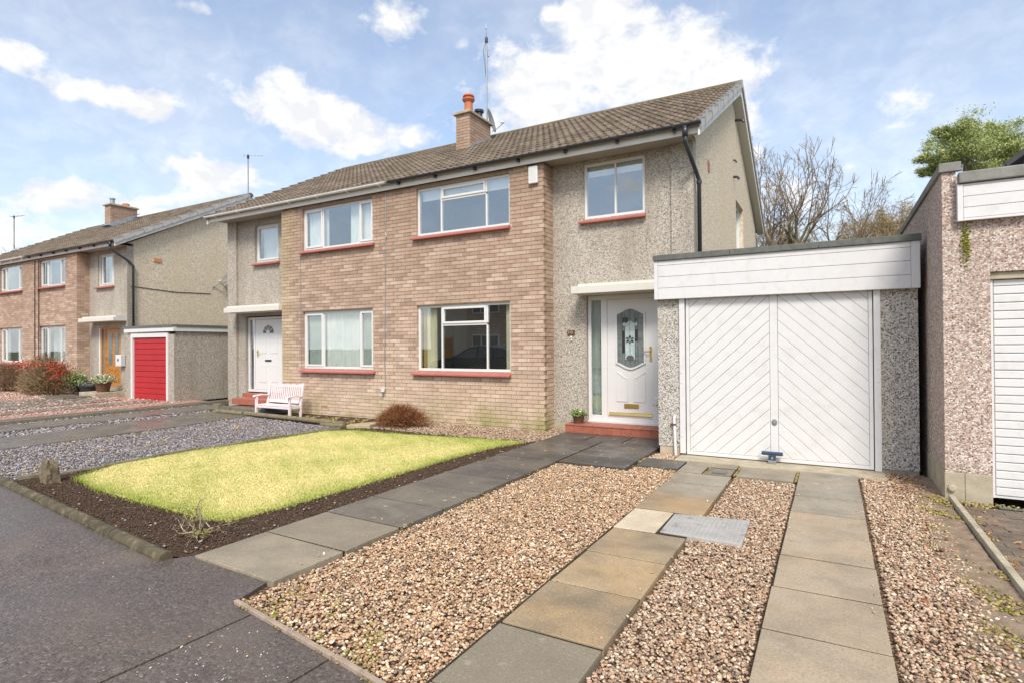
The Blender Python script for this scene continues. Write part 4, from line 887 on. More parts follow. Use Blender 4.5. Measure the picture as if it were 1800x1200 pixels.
m.box(-3.80,-2.44,yd-.05,yd,.125,.17)
df = m.build('door_frame', M_upvc, HR, bevel=.004)
MB().box(-3.748,-3.552,yd+.03,yd+.036,.255,2.295).build('sidelight', M_glass, df, 'tall narrow pane beside the front door')
q = MB(); wavy(q,-3.76,-3.60,.2,2.3,yd+.12,.02,.08); q.build('curtain', M_cgrey, df, recalc=False, smooth=True)
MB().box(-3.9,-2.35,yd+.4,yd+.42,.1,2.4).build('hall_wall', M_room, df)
m = MB(); m.box(-3.443,-2.627,yd+.012,yd+.05,.24,2.287)
dl = m.build('front_door', M_upvc, HR, 'white front door with shield-shaped leaded glass', bevel=.004)
out = panel_outline(-3.262,-2.782,1.20,2.02,.10,.10)
gl = MB(); gl.prism(out, yd+.004, yd+.012, 'y'); go = gl.build('door_glass', M_obsc, dl, recalc=True)
mm = MB(); o2 = panel_outline(-3.287,-2.757,1.175,2.045,.10,.10); ring(mm, o2, .03, yd-.012, yd+.012); mm.build('glass_moulding', M_upvc, dl)
# leaded pattern on the glass: pale centre strip, dark side pieces, flower of bevels, came lines
MB().prism(panel_outline(-3.115,-2.945,1.25,1.86,.05,.02,8), yd, yd+.004, 'y').build('glass_piece', M_bevelg, go)
for a,b,c,d in [(-3.165,-3.122,1.36,1.74),(-2.938,-2.895,1.56,1.76),(-3.16,-3.06,1.88,1.97),(-2.94,-2.915,1.87,1.95)]: MB().box(a,b,yd,yd+.004,c,d).build('glass_piece', M_dkg, go)
for cx_,cz in [(-3.13,1.85),(-2.92,1.85)]: MB().prism([(cx_,cz+.04),(cx_+.03,cz),(cx_,cz-.04),(cx_-.03,cz)], yd-.003, yd+.004, 'y').build('glass_piece', M_bevelg, go)
for k in range(6):
    w = k*PI/3+PI/6; c = Vector((-3.03,1.585)); d = Vector((math.cos(w),math.sin(w))); n_ = Vector((-d.y,d.x)); pts = [c+d*.012,c+d*.045+n_*.022,c+d*.085,c+d*.045-n_*.022]; MB().prism([tuple(p) for p in pts], yd-.004, yd, 'y').build('glass_piece', M_dkg if k%2 else M_leadc, go)
mm = MB(); 
for a in [((-3.03,1.50),(-3.03,1.16)),((-3.03,1.68),(-3.03,2.1)),((-3.25,1.60),(-2.80,1.60)),((-3.12,1.16),(-3.12,2.06)),((-2.94,1.16),(-2.94,2.06)),((-3.17,1.2),(-3.17,2.03)),((-2.89,1.2),(-2.89,2.03))]:
    p, q_ = Vector(a[0]), Vector(a[1]); d = (q_-p).normalized(); n_ = Vector((-d.y,d.x))*.0035; mm.prism([tuple(p-n_),tuple(q_-n_),tuple(q_+n_),tuple(p+n_)], yd-.002, yd+.003, 'y')
mm.prism([( -3.03+.05*math.cos(t)*1.4, 1.27+.05*math.sin(t)) for t in [i*PI/8 for i in range(16)]], yd-.001, yd+.003, 'y')
mm.build('leading', M_leadc, go)
for (a,b,s_) in [(-3.285,-3.075,1),(-2.975,-2.765,-1)]:
    n = 8; top = []
    for i in range(n+1):
        t = i/n; x = a+(b-a)*t; f = t if s_ > 0 else 1-t; top.append((x, 1.03-.10*(1-math.cos(PI*f))/2*1.0))
    pts = top+[(b,.52),(a,.52)]; mm = MB(); inn = ring(mm, pts, .018, yd+.0, yd+.014); mm.prism(inn, yd+.006, yd+.0125, 'y'); mm.build('door_panel', M_upvc, dl)
mm = MB(); mm.box(-3.145,-2.885,yd,yd+.013,.405,.485); mm.build('letter_box', M_brass, dl, bevel=.004)
MB().prism([(yd-.02,.285),(yd-.005,.32),(yd+.012,.33),(yd+.012,.285)], -3.42, -2.655, 'x').build('weather_bar', M_brass, dl)
mm = MB(); mm.box(-2.69,-2.655,yd,yd+.013,1.22,1.47); mm.tube([(-2.672,yd,1.385),(-2.672,yd-.035,1.385),(-2.69,yd-.045,1.385),(-2.80,yd-.045,1.38)], .009, 8); mm.build('handle', M_brass, dl, bevel=.002)
# terracotta step of individual tiles
sp_ = thing('door_step', 'terracotta tiled step under the white front door', 'step', (-3.1,9.2,0))
MB().box(-4.03,-2.2,9.03,9.44,-.1,.10).build('step_core', M_concrete, sp_)
xw = 1.85/11
for i in range(11):
    a = -4.04+i*xw; q = MB(); q.box(a+.003,a+xw-.003,9.015,9.028,.0,.122); q.build('riser_tile', M_terra, sp_, bevel=.003)
    for (y0,y1) in ((9.005,9.20),(9.205,9.45)): MB().box(a+.003,a+xw-.003,y0,y1,.124,.142).build('tread_tile', M_terra, sp_, bevel=.003)
# door furniture on the wall
pq = MB(); pq.box(-4.165,-4.03,9.43,9.458,1.685,1.765); pl = pq.build('number_plaque', M_plaque, None, 'small brown plaque with number 112 left of the front door', 'plaque', bevel=.003, org=(-4.1,9.44,1.7))
fc = bpy.data.curves.new('numeral','FONT'); fc.body = '112'; fc.size = .068; fc.extrude = .003; fc.align_x = 'CENTER'; fc.align_y = 'CENTER'
_t = bpy.data.objects.new('tmp', fc); COL.objects.link(_t); bpy.context.view_layer.update()
_m = bpy.data.meshes.new_from_object(_t.evaluated_get(bpy.context.evaluated_depsgraph_get())); bpy.data.objects.remove(_t); _m.materials.clear(); _m.materials.append(M_gold)
fo = bpy.data.objects.new('numeral', _m); COL.objects.link(fo); fo.parent = pl; fo.location = (-.007,-.013,.024); fo.rotation_euler = (PI/2,0,0)
bq = thing('door_bell', 'small white bell push with a chime cover under the number plaque', 'doorbell', (-4.09,9.45,1.62))
MB().lathe((-4.095,9.455,1.638), [(.022,0),(.022,-.02),(.012,-.028)], 12, 'y', sy=1.2).build('bell_cover', M_upvc, bq); MB().lathe((-4.095,9.455,1.59), [(.018,0),(.018,-.018),(.01,-.024)], 12, 'y').build('bell_push', M_upvc, bq)

# farther front door
m = MB(TL); yq = 9.53
for a,b,c,d in [(3.86,5.36,2.21,2.27),(5.31,5.36,.42,2.21),(5.08,5.14,.42,2.21),(4.02,4.07,.42,2.21),(3.86,5.38,.36,.42),(3.86,3.9,.42,2.21)]: m.box(a,b,yq,yq+.07,c,d)
df2 = m.build('door_frame', M_upvc, HL, bevel=.004)
MB(TL).box(5.135,5.315,yq+.03,yq+.036,.42,2.21).build('sidelight', M_glass, df2); MB(TL).box(3.895,4.025,yq+.03,yq+.036,.42,2.21).build('sidelight', M_glass, df2); MB(TL).box(3.8,5.4,yq+.4,yq+.42,.3,2.4).build('hall_wall', M_room, df2)
d2 = MB(TL).box(4.075,5.075,yq+.012,yq+.05,.425,2.205).build('front_door', M_upvc, HL, 'white six-panel front door with a fan light', bevel=.004)
fan = [(4.575+.2*math.cos(i*PI/12), 1.86+.2*math.sin(i*PI/12)) for i in range(13)]
fg = MB(TL).prism(fan, yq+.004, yq+.012, 'y').build('fan_light', M_dkg, d2)
mm = MB(TL)
for k in range(1,5):
    w = k*PI/5; d = Vector((math.cos(w),math.sin(w))); n_ = Vector((-d.y,d.x))*.009; c = Vector((4.575,1.86)); mm.prism([tuple(c-n_),tuple(c+d*.2-n_),tuple(c+d*.2+n_),tuple(c+n_)], yq, yq+.004, 'y')
mm.prism([(4.575+.07*math.cos(i*PI/8), 1.86+.07*math.sin(i*PI/8)) for i in range(9)], yq-.001, yq+.003, 'y'); mm.build('glazing_bars', M_upvc, fg)
for (a,b) in ((4.22,4.50),(4.65,4.93)):
    for (c,d) in ((1.35,1.75),(.62,1.05)):
        mm = MB(TL); inn = ring(mm, [(a,c),(b,c),(b,d),(a,d)], .02, yq+.002, yq+.014); mm.prism(inn, yq+.006, yq+.0125, 'y'); mm.build('door_panel', M_upvc, d2)
MB(TL).box(4.46,4.70,yq+.002,yq+.013,1.14,1.19).build('letter_box', M_black, d2, bevel=.003)
mm = MB(TL); mm.box(4.97,5.0,yq,yq+.013,1.25,1.45); mm.tube([(4.985,yq,1.38),(4.985,yq-.04,1.38),(4.88,yq-.045,1.38)], .01, 6); mm.build('handle', M_brass, d2)
# its steps
sp2 = thing('door_step', 'red tiled double step before the farther white door', 'step', (-12.6,8.9,0))
MB().box(-13.25,-11.45,9.32,9.46,.24,.34).build('upper_step', M_terra, sp2, bevel=.004)
MB().box(-13.07,-11.45,8.9,9.44,.10,.243).build('middle_step', M_terra, sp2, bevel=.004)
MB().box(-13.0,-11.45,8.52,9.3,-.02,.075).build('lower_step', M_slabp, sp2, bevel=.006); MB().box(-13.2,-13.01,8.5,8.62,-.06,.14).build('end_block', M_conc_m, sp2, bevel=.008)

# far oak door
m = MB(T3)
for a,b,c,d in [(4.1,5.5,2.14,2.2),(4.15,4.22,.25,2.14),(4.40,4.46,.25,2.14),(5.42,5.5,.25,2.14)]: m.box(a,b,9.5,9.57,c,d)
df3 = m.build('door_frame', M_oak, H3); MB(T3).box(4.22,4.40,9.53,9.535,.25,2.14).build('sidelight', M_obsc, df3); MB(T3).box(4.05,4.148,9.48,9.57,.2,2.22).build('white_reveal', M_upvc, H3)
d3 = MB(T3).box(4.462,5.418,9.52,9.56,.26,2.13).build('front_door', M_oak, H3, 'varnished oak front door with two slim panes')
for a,b in ((4.62,4.85),(5.03,5.26)):
    MB(T3).box(a,b,9.512,9.52,.95,2.0).build('door_pane', M_obsc, d3); mm = MB(T3); inn = ring(mm, [(a,.4),(b,.4),(b,.82),(a,.82)], .03, 9.508, 9.52); mm.build('door_panel', M_oak, d3)
MB(T3).tube([(4.52,9.52,1.2),(4.52,9.47,1.2),(4.60,9.46,1.2)], .014, 6).build('handle', M_brass, d3)
lb = thing('letter_box', 'white wall letter box beside the oak door', 'letter box', (-20.0,9.75,1.1)); MB().box(-20.17,-19.83,9.66,9.79,.93,1.30).build('box_body', M_upvc, lb, bevel=.01); MB().box(-20.05,-19.95,9.65,9.66,1.1,1.18).build('lock_plate', M_steel, lb)
sp3 = thing('door_step', 'worn concrete step before the oak door', 'step', (-21,9.0,0)); MB().box(-20.9,-19.9,8.95,9.86,-.03,.13).build('upper_step', M_concrete, sp3, bevel=.02); MB().box(-21.5,-20.1,8.2,9.0,-.05,.035).build('lower_step', M_slabp, sp3, bevel=.01)

# vents, alarm and cables on the front
for (x,z,c) in [(-6.27,.075,(.6,.45,.25)),(-10.0,.16,(.55,.42,.25)),(-4.915,4.72,(.6,.42,.25)),(-11.1,4.68,(.6,.45,.25))]:
    ab = MB().box(x-.13,x+.13,9.078,9.12,z-.035,z+.035).build('air_brick', plain('buff_clay', c, .9, .1), HR if x > XC else HL)
    mm = MB()
    for i in range(9):
        for j in range(2): mm.box(x-.108+i*.024,x-.094+i*.024,9.0772,9.079,z-.022+j*.026,z-.004+j*.026)
    mm.build('vent_slots', M_black, ab)
al = thing('alarm_box', 'white burglar alarm box under the gutter', 'alarm', (-4.64,9.04,4.55)); MB().box(-4.73,-4.55,9.025,9.083,4.40,4.71).build('alarm_cover', M_upvc, al, bevel=.012)
for i in range(7): MB().box(-4.70,-4.58,9.022,9.025,4.45+i*.032,4.458+i*.032).build('louvre', M_paint2, al)
def cable(pts, r, mat, label, par=None, cat='cable'):
    m = MB(); m.tube(pts, r, 6); return m.build('cable', mat, None, label, cat, org=pts[0]) if par is None else m.build('cable', mat, par)
cable([(-8.14,9.07,4.75),(-8.15,9.07,3.9),(-8.12,9.06,3.8),(-8.15,9.07,3.7),(-8.17,9.07,2.2),(-8.19,9.065,1.2),(-8.17,9.07,.60),(-8.2,9.05,.5),(-8.24,9.05,.45),(-8.22,9.06,.62)], .008, M_steel, 'thin grey cable hanging down the brick wall at the party line')
MB().box(-8.28,-8.20,9.05,9.08,.55,.62).build('junction_box', M_upvc, None, 'tiny white cable box low on the brick wall', 'junction box', org=(-8.24,9.06,.58))
cable([(-10.76,9.075,4.72),(-10.77,9.075,3.6),(-10.75,9.075,2.4),(-10.74,9.075,1.0)], .006, M_steel, 'dark cable running past the windows of the farther half')
cable([(-25.0,9.45,4.7),(-25.0,9.45,.4)], .018, M_rust, 'brown pipe down the far brick front'); cable([(-25.3,9.45,4.7),(-25.3,9.45,.4)], .015, M_black, 'dark pipe down the far brick front')

# aerials and dishes ------------------------------------------------
def yagi(label, base, h, mat, boom, el, arms, group=None):
    t = thing('tv_aerial', label, 'aerial', base); b = Vector(base)
    MB().tube([b, b+Vector((0,0,h))], .022, 8).build('mast', mat, t)
    e = b+Vector((0,0,h-.05)); d = Vector(boom); m = MB(); m.tube([e-d*.25, e+d*.75], .011, 6); m.build('boom', mat, t)
    n_ = Vector((-d.y,d.x,0)).normalized() if arms == 'h' else Vector((0,0,1))
    for k in range(el):
        c = e-d*.2+d*.9*k/(el-1); MB().tube([c-n_*.12,c+n_*.12], .005, 5).build('element', mat, t)
    MB().box(e.x-.03,e.x+.03,e.y-.03,e.y+.03,e.z-.12,e.z+.02).build('clamp', M_black, t); return t
ya = yagi('tall aerial mast strapped behind the main chimney', (-8.1,13.07,6.9), 3.0, M_steel, (.35,-.6,.0), 9, 'v')
MB().tube([(-8.1,13.05,9.75),(-8.16,13.0,9.5),(-8.13,13.04,9.1),(-8.11,13.05,8.8)], .006, 5).build('feeder', M_black, ya); MB().tube([(-8.06,13.05,9.6),(-8.0,13.0,9.3)], .02, 6).build('stay', M_steel, ya)
yagi('aerial pole standing on the far gable apex', (-19.5,14.0,7.2), 1.72, M_steel, (.5,.5,.05), 6, 'h')
yagi('short rusty aerial pole above the roof at the picture edge', (-40.0,14.0,7.1), 1.9, M_rust, (.9,.3,0), 4, 'h')
def dish(label, c, nrm, R_, mat, foot):
    t = thing('satellite_dish', label, 'satellite dish', c); c = Vector(c); nrm = Vector(nrm).normalized(); a = nrm.orthogonal().normalized(); b = nrm.cross(a); m = MB(); n = 24; prof = [(0,-.06),(.3,-.052),(.6,-.035),(.85,-.015),(1,0)]
    vs = []; fs = []
    for back in (0,.008):
        for r,h in prof:
            for k in range(n):
                w = 2*PI*k/n; vs.append(tuple(c+(a*math.cos(w)+b*math.sin(w)*1.08)*max(r,.001)*R_+nrm*(h*R_/.3-back)))
    q = len(prof)
    for l in (0,q):
        for i in range(q-1):
            for k in range(n): fs.append(((l+i)*n+k,(l+i)*n+(k+1)%n,(l+i+1)*n+(k+1)%n,(l+i+1)*n+k))
    fs += [((q-1)*n+k,(q-1)*n+(k+1)%n,(2*q-1)*n+(k+1)%n,(2*q-1)*n+k) for k in range(n)]
    m.add(vs,fs); m.build('reflector', mat, t, smooth=True, recalc=False)
    tip = c+nrm*R_*1.15-Vector((0,0,R_*.55)); MB().tube([c-Vector((0,0,R_)), c-Vector((0,0,R_))*.98+nrm*.1, tip], .01, 6).build('arm', mat, t); MB().tube([tip,tip+(c-tip).normalized()*.09], .03, 8).build('receiver', M_upvc, t)
    MB().tube([c-nrm*.06, Vector(foot)-Vector((0,0,.0))+Vector((0,0,.1)), foot], .02, 6).build('bracket', M_steel, t); return t
dish('round grey satellite dish behind the main chimney', (-7.99,13.15,7.62), (.9,.25,.2), .30, M_dishm, (-8.05,13.03,7.2))
MB().tube([(-8.0,13.0,7.0),(-7.75,13.05,7.05),(-7.7,13.05,6.9)], .015, 6).build('cable', M_steel, None, 'short bent cable beside the main chimney', 'cable', org=(-8,13,7))
dish('small satellite dish low on the far gable wall', (-19.42,13.0,3.98), (-.12,-.95,.25), .24, M_dishm, (-19.73,12.7,3.62))
cable([(-19.72,9.9,3.5),(-19.72,11.3,3.42),(-19.72,12.6,3.46)], .012, M_black, 'thin black cable sagging across the far gable')
MB().box(-19.745,-19.70,10.62,10.86,4.38,4.50).build('air_brick', plain('orange_clay', (.6,.25,.1), .8), H3)

# ------------------------------------------------------------------ attached garage
GA_ = thing('garage', 'attached flat-roofed garage with a white chevron door', 'garage', (-.6,9,0))
MB().box(-2.13,-1.83,7.966,8.15,.09,2.3).build('front_pier', M_dashd, GA_); MB().box(.50,.87,7.966,8.15,.02,2.3).build('front_pier', M_dashd, GA_)
MB().box(-2.13,-2.0,8.152,9.39,.09,2.6).build('side_wall', M_dashd, GA_); MB().box(.75,.87,8.152,15,.0,2.6).build('side_wall', M_dashd, GA_)
MB().box(-2.115,-1.84,7.975,8.14,-.1,.088).build('plinth', plain('buff_plinth', (.5,.4,.29), .9, .1, bump=.4), GA_); MB().box(.51,.865,7.98,8.14,-.1,.018).build('plinth', M_concrete, GA_)
rf = MB(); rf.box(-2.13,.875,7.93,15,2.60,2.70); rf.build('flat_roof', M_felt, GA_)
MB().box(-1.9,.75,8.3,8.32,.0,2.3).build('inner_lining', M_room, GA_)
xs = [-2.165,-1.15,-.13,.90]
for a,b in zip(xs[:-1],xs[1:]): MB().box(a+.002,b-.002,7.845,7.93,2.657,2.735).build('roof_edging', M_felt, GA_, bevel=.006)
fa = MB()
fa.box(-2.15,.886,7.895,7.93,2.121,2.655); fa = fa.build('fascia_panel', M_paint, GA_)
for a,b,c,d in [(-2.15,-2.10,2.121,2.655),(.80,.886,2.121,2.655)]: MB().box(a,b,7.868,7.896,c,d).build('fascia_stile', M_paint, fa, bevel=.003)
for c,d in [(2.121,2.273),(2.277,2.431),(2.435,2.586),(2.590,2.655)]: MB().box(-2.098,.798,7.872,7.896,c,d).build('fascia_board', M_paint, fa, bevel=.004)
m = MB(); m.box(-1.828,-1.755,7.93,8.0,.01,2.3); m.box(.435,.505,7.93,8.0,-.01,2.3); m.box(-1.755,.435,7.99,8.05,2.13,2.3); m.build('door_surround', M_paint, GA_, bevel=.004)
for z in (.22,1.05,1.2): MB().lathe((.478,7.93,z), [(.012,0),(.010,-.008)], 10, 'y').build('fixing_cap', M_upvc, GA_)
for z in (.25,.98,1.12): MB().lathe((-1.80,7.93,z), [(.012,0),(.010,-.008)], 10, 'y').build('fixing_cap', M_upvc, GA_)
gd = MB().box(-1.742,.425,7.985,8.01,.0,2.20).build('garage_door', M_paint, GA_, 'white up-and-over door with diagonal boards meeting at the centre')
for a,b,c,d in [(-1.742,-1.700,.0,2.2),(.385,.425,.0,2.2),(-.690,-.600,.03,2.2),(-1.70,.385,.0,.045)]: MB().box(a,b,7.956,7.986,c,d).build('door_stile', M_paint, gd, bevel=.003)
def clip(poly, x0,x1,z0,z1):
    def cut(ps, f, inter):
        out = []
        for i in range(len(ps)):
            a, b = ps[i-1], ps[i]
            if f(b):
                if not f(a): out.append(inter(a,b))
                out.append(b)
            elif f(a): out.append(inter(a,b))
        return out
    def X(c): return lambda a,b: (c, a[1]+(b[1]-a[1])*(c-a[0])/(b[0]-a[0]))
    def Z(c): return lambda a,b: (a[0]+(b[0]-a[0])*(c-a[1])/(b[1]-a[1]), c)
    for f, it in ((lambda p:p[0]>=x0,X(x0)),(lambda p:p[0]<=x1,X(x1)),(lambda p:p[1]>=z0,Z(z0)),(lambda p:p[1]<=z1,Z(z1))):
        if poly: poly = cut(poly, f, it)
    return poly
def leaf(x0, x1, z0, z1, sg):
    step = .161; sl = .93*sg; xr = x1 if sg > 0 else x0      # z = zi + sl*(x-xr)
    for k in range(-2, 32):
        zi = .03+k*step; lo, hi = zi+.002, zi+step-.002; xa, xb = x0-.1, x1+.1
        P_ = clip([(xa,lo+sl*(xa-xr)),(xb,lo+sl*(xb-xr)),(xb,hi+sl*(xb-xr)),(xa,hi+sl*(xa-xr))], x0,x1,z0,z1)
        if len(P_) > 2:
            A_ = abs(sum(P_[i-1][0]*P_[i][1]-P_[i][0]*P_[i-1][1] for i in range(len(P_))))/2
            if A_ > .001: MB().prism(P_, 7.962, 7.988, 'y').build('door_board', M_paint, gd, bevel=.004)
leaf(-1.697,-.693,.048,2.2,1); leaf(-.597,.382,.048,2.2,-1)
MB().lathe((-.645,7.956,.50), [(.035,0),(.035,-.006),(.015,-.008),(.015,-.018)], 14, 'y', sy=1.2).build('lock', M_steel, gd)
GL_ = thing('garage_lock', 'navy blue T-shaped security bar standing before the garage door', 'security lock', (-.67,7.85,0))
MB().tube([(-.79,7.87,.115),(-.545,7.87,.115)], .024, 14).build('crossbar', M_navy, GL_, bevel=.003)
m = MB(); m.box(-.71,-.625,7.84,7.90,.03,.10); m.build('lock_body', M_navy, GL_, bevel=.008); MB().box(-.715,-.62,7.83,7.91,-.012,.032).build('ground_plate', M_steel, GL_, bevel=.004); MB().lathe((-.667,7.84,.06), [(.016,0),(.016,-.01),(.006,-.012)], 10, 'y').build('key_hole', M_steel, GL_)
wp_ = thing('waste_pipe', 'short white waste pipe beside the garage pier', 'pipe', (-1.90,7.93,0)); MB().tube([(-1.885,7.92,-.03),(-1.905,7.93,.44),(-1.905,7.95,.52)], .019, 12).build('pipe', M_upvc, wp_); MB().tube([(-1.905,7.93,.385),(-1.905,7.93,.41)], .024, 12).build('clip', M_rust, wp_); MB().box(-1.96,-1.90,7.93,7.966,.39,.405).build('clip_arm', M_rust, wp_)
# sprig at the pier edge
def leafset(P, size, cols, name, par=None, label=None, kind='stuff', mat=None, up=.3, cat=None, group=None, org=None, asp=.5):
    n = len(P); d = RNG.normal(0,1,(n,3)); d[:,2] += up; d /= np.linalg.norm(d,axis=1)[:,None]; e = RNG.normal(0,1,(n,3)); e -= d*(e*d).sum(1)[:,None]; e /= np.linalg.norm(e,axis=1)[:,None]
    s = RNG.uniform(size[0],size[1],n)[:,None]; a = P-d*s*.5; b = P+d*s*.5; m1 = P+e*s*asp*.5; m2 = P-e*s*asp*.5
    V = np.stack([a,m1,b,m2],1).reshape(-1,3); F = np.arange(4*n).reshape(-1,4); cols = np.array(cols); C = cols[RNG.integers(0,len(cols),n)]*RNG.uniform(.7,1.3,(n,1))
    return raw_mesh(name, V, F, np.repeat(C,4,axis=0), mat or M_leaf, label, kind, par, cat=cat, group=group, org=org)
P = np.array([-2.15,8.0,.66])+RNG.normal(0,1,(40,3))*np.array([.02,.02,.07]); leafset(P, (.02,.045), [(.07,.13,.04),(.3,.32,.2)], 'ivy_sprig', None, 'sprig of small green leaves at the garage pier edge', None, cat='plant', org=(-2.15,8,.6))

# ------------------------------------------------------------------ neighbouring garage on the right
NG = thing('garage', 'pink pebbledashed neighbouring garage at the right edge', 'garage', (2.5,9,0))
MB().box(.95,1.31,6.87,7.05,.25,3.0).build('front_pier', M_dashp, NG); MB().box(1.312,4.3,6.87,7.05,2.16,3.0).build('front_wall', M_dashp, NG); MB().box(3.9,4.3,6.87,7.05,.25,2.158).build('front_pier', M_dashp, NG)
MB().box(.95,1.1,7.052,16,.25,3.14).build('side_wall', M_dashp, NG); MB().box(.95,1.06,6.871,7.05,3.002,3.145).build('parapet', M_dashp, NG); MB().box(4.15,4.3,7.06,16,0,3.1).build('side_wall', M_dashp, NG)
m = MB(); m.prism([(6.862,-.1),(6.862,.248),(7.5,.248),(16,.248),(16,-.1)], .944, 1.1, 'x'); m.box(1.102,1.31,6.862,7.05,-.1,.248); m.build('plinth', M_concrete, NG, bevel=.006)
MB().box(1.0,4.3,7.06,16,3.0,3.06).build('flat_roof', M_felt, NG)
m = MB(); m.box(.925,1.10,6.84,6.90,3.147,3.235); m.build('coping', M_felt2, NG, bevel=.006)
for i in range(6): MB().box(.925,1.06,6.902+i*1.5,8.398+i*1.5,3.147,3.225).build('coping', M_felt2, NG, bevel=.006)
MB().box(1.07,4.34,6.77,6.87,3.008,3.115).build('coping', M_felt2, NG, bevel=.01)
f2 = MB().box(1.062,4.32,6.82,6.868,2.655,3.005).build('fascia_panel', M_paint, NG)
MB().box(1.06,1.105,6.795,6.821,2.65,3.0).build('fascia_stile', M_paint, f2, bevel=.003)
for c,d in [(2.652,2.675),(2.677,2.775),(2.779,2.88),(2.884,2.98),(2.982,3.0)]: MB().box(1.107,4.3,6.80,6.821,c,d).build('fascia_board', M_paint, f2, bevel=.003)
MB().box(1.312,3.9,6.90,7.0,2.09,2.158).build('lintel', M_concrete, NG, bevel=.004)
nd = MB().box(1.325,3.89,6.955,6.98,.03,2.088).build('garage_door', M_paint, NG, 'white ribbed garage door with narrow horizontal bands'); MB().box(1.318,1.338,6.925,6.954,.03,2.088).build('door_stile', M_paint, nd)
z = .055
while z < 2.07: MB().box(1.345,3.87,6.935,6.956,z,min(z+.072,2.085)).build('door_rib', M_paint, nd, bevel=.006); z += .079
MB().box(1.34,3.87,6.94,6.95,.03,.05).build('door_rib', M_paint, nd)
MB().lathe((1.0,6.855,.10), [(.035,0),(.032,-.02),(.02,-.025)], 8, 'y').build('mortar_lump', M_concrete, NG)
P = np.array([1.13,6.865,2.45])+RNG.normal(0,1,(260,3))*np.array([.02,.004,.10]); stones_mesh('moss_streak', P, (.008,.02), [(.3,.3,.03),(.2,.2,.04)], M_moss, parent=NG, kind='stuff')

# red garage far left
RG = thing('garage', 'low garage with red ribbed door beside the far house', 'garage', (-18,11,0))
MB().box(-18.98,-18.70,9.4,9.5,-.05,1.90).build('front_pier', M_dashg, RG); MB().box(-16.72,-16.43,9.4,9.5,-.05,1.90).build('front_pier', M_dashg, RG)
for i in range(8): MB().box(-16.53,-16.42,9.502+i*.7,10.192+i*.7,-.05,1.98).build('wall_panel', M_dashg, RG)
MB().box(-18.98,-16.42,9.52,15,1.98,2.03).build('flat_roof', M_felt, RG); MB().box(-18.7,-16.8,9.75,9.8,-.05,1.95).build('inner_lining', M_room, RG)
m = MB(); m.box(-19.0,-16.40,9.34,9.40,1.98,2.10); m.box(-16.40,-16.36,9.34,15,1.98,2.10); m.build('fascia', M_upvc, RG); m = MB(); m.box(-19.02,-16.36,9.32,9.42,2.102,2.17); m.box(-16.42,-16.34,9.42,15,2.102,2.17); m.build('roof_edging', M_felt, RG)
m = MB(); m.box(-18.70,-18.60,9.38,9.44,-.04,1.95); m.box(-16.80,-16.72,9.38,9.44,-.04,1.95); m.box(-18.6,-16.8,9.38,9.44,1.82,1.95); m.build('door_surround', M_upvc, RG)
rd = MB().box(-18.6,-16.8,9.46,9.48,-.03,1.82).build('garage_door', M_redd, RG, 'bright red ribbed garage door')
for i in range(11): MB().box(-18.595,-16.805,9.43,9.461,-.02+i*.167,.137+i*.167).build('door_rib', M_redd, rd, bevel=.012)

# ------------------------------------------------------------------ bench
BN = thing('garden_bench', 'small pale pink slatted bench by the brick wall', 'bench', (-10.83,8.5,0))
def bx(name, *a): MB().box(*a).build(name, M_pink, BN, bevel=.005)
for x in (-11.40,-10.29):
    bx('leg', x,x+.05,8.33,8.38,-.05,.40); 
    m = MB(); m.prism([(8.62,-.05),(8.66,-.05),(8.67,.25),(8.75,.70),(8.71,.70),(8.63,.25)], x, x+.05, 'x'); m.build('leg', M_pink, BN, bevel=.004)
    m = MB(); m.prism([(8.27,.395),(8.30,.43),(8.5,.445),(8.68,.42),(8.68,.395),(8.5,.415)], x-.008, x+.058, 'x'); m.build('armrest', M_pink, BN, bevel=.004)
    bx('side_rail', x+.01,x+.04,8.38,8.64,.15,.20)
bx('front_rail', -11.35,-10.29,8.335,8.365,.15,.20); bx('rear_rail', -11.35,-10.29,8.64,8.665,.15,.20)
for i in range(5): bx('seat_slat', -11.38,-10.26,8.335+i*.062,8.39+i*.062,.205,.222)
def rake(name, z0, z1, x0, x1, t=.02):
    f = lambda z: 8.665+(z-.25)*.165; MB().prism([(f(z0),z0),(f(z0)+t,z0),(f(z1)+t,z1),(f(z1),z1)], x0, x1, 'x').build(name, M_pink, BN, bevel=.003)
rake('back_rail', .25, .315, -11.35, -10.29, .025); 
n = 24; q = MB(); pts = [(-11.36+1.08*i/n, .655+.022*(abs(math.sin(PI*i/n*5)))) for i in range(n+1)]; q.prism(pts+[(-10.28,.60),(-11.36,.60)], 8.722, 8.748, 'y'); q.build('top_rail', M_pink, BN, bevel=.003)
for i in range(17): x = -11.325+i*.0625; rake('back_slat', .31, .605, x, x+.03)
# logs in front of it
lg = thing('log_edging', 'round timber poles edging the slate in front of the bench', 'log edging', (-10.3,8.05,0))
for a,b,z in [((-12.6,8.2),(-11.55,8.14),.02),((-11.5,8.16),(-8.15,7.9),.025)]: MB().tube([(a[0],a[1],z),((a[0]+b[0])/2,(a[1]+b[1])/2,z+.005),(b[0],b[1],z)], .048, 12).build('log', M_log, lg, bevel=.004)
MB().tube([(-8.75,7.86,-.01),(-8.12,7.84,-.005)], .038, 10).build('log', M_log, lg)
sheet('bench_pad', [(-13.2,8.2),(-8.1,7.9),(-7.6,8.2),(-7.6,9.08),(-11.4,9.08),(-11.4,9.4),(-13.2,9.4)], -.03, M_soil, 'bare earth strip between the logs and the brick wall')
Pq = patchy(scatter([(-13.1,8.22),(-8.1,7.95),(-7.7,8.3),(-8.2,9.0),(-13.0,8.5)], 500), 3, .2, 3); stones_mesh('moss', np.c_[Pq, np.full(len(Pq),-.02)], (.02,.05), GREENS, M_moss, label='moss and weeds behind the log edging', flat=.5)
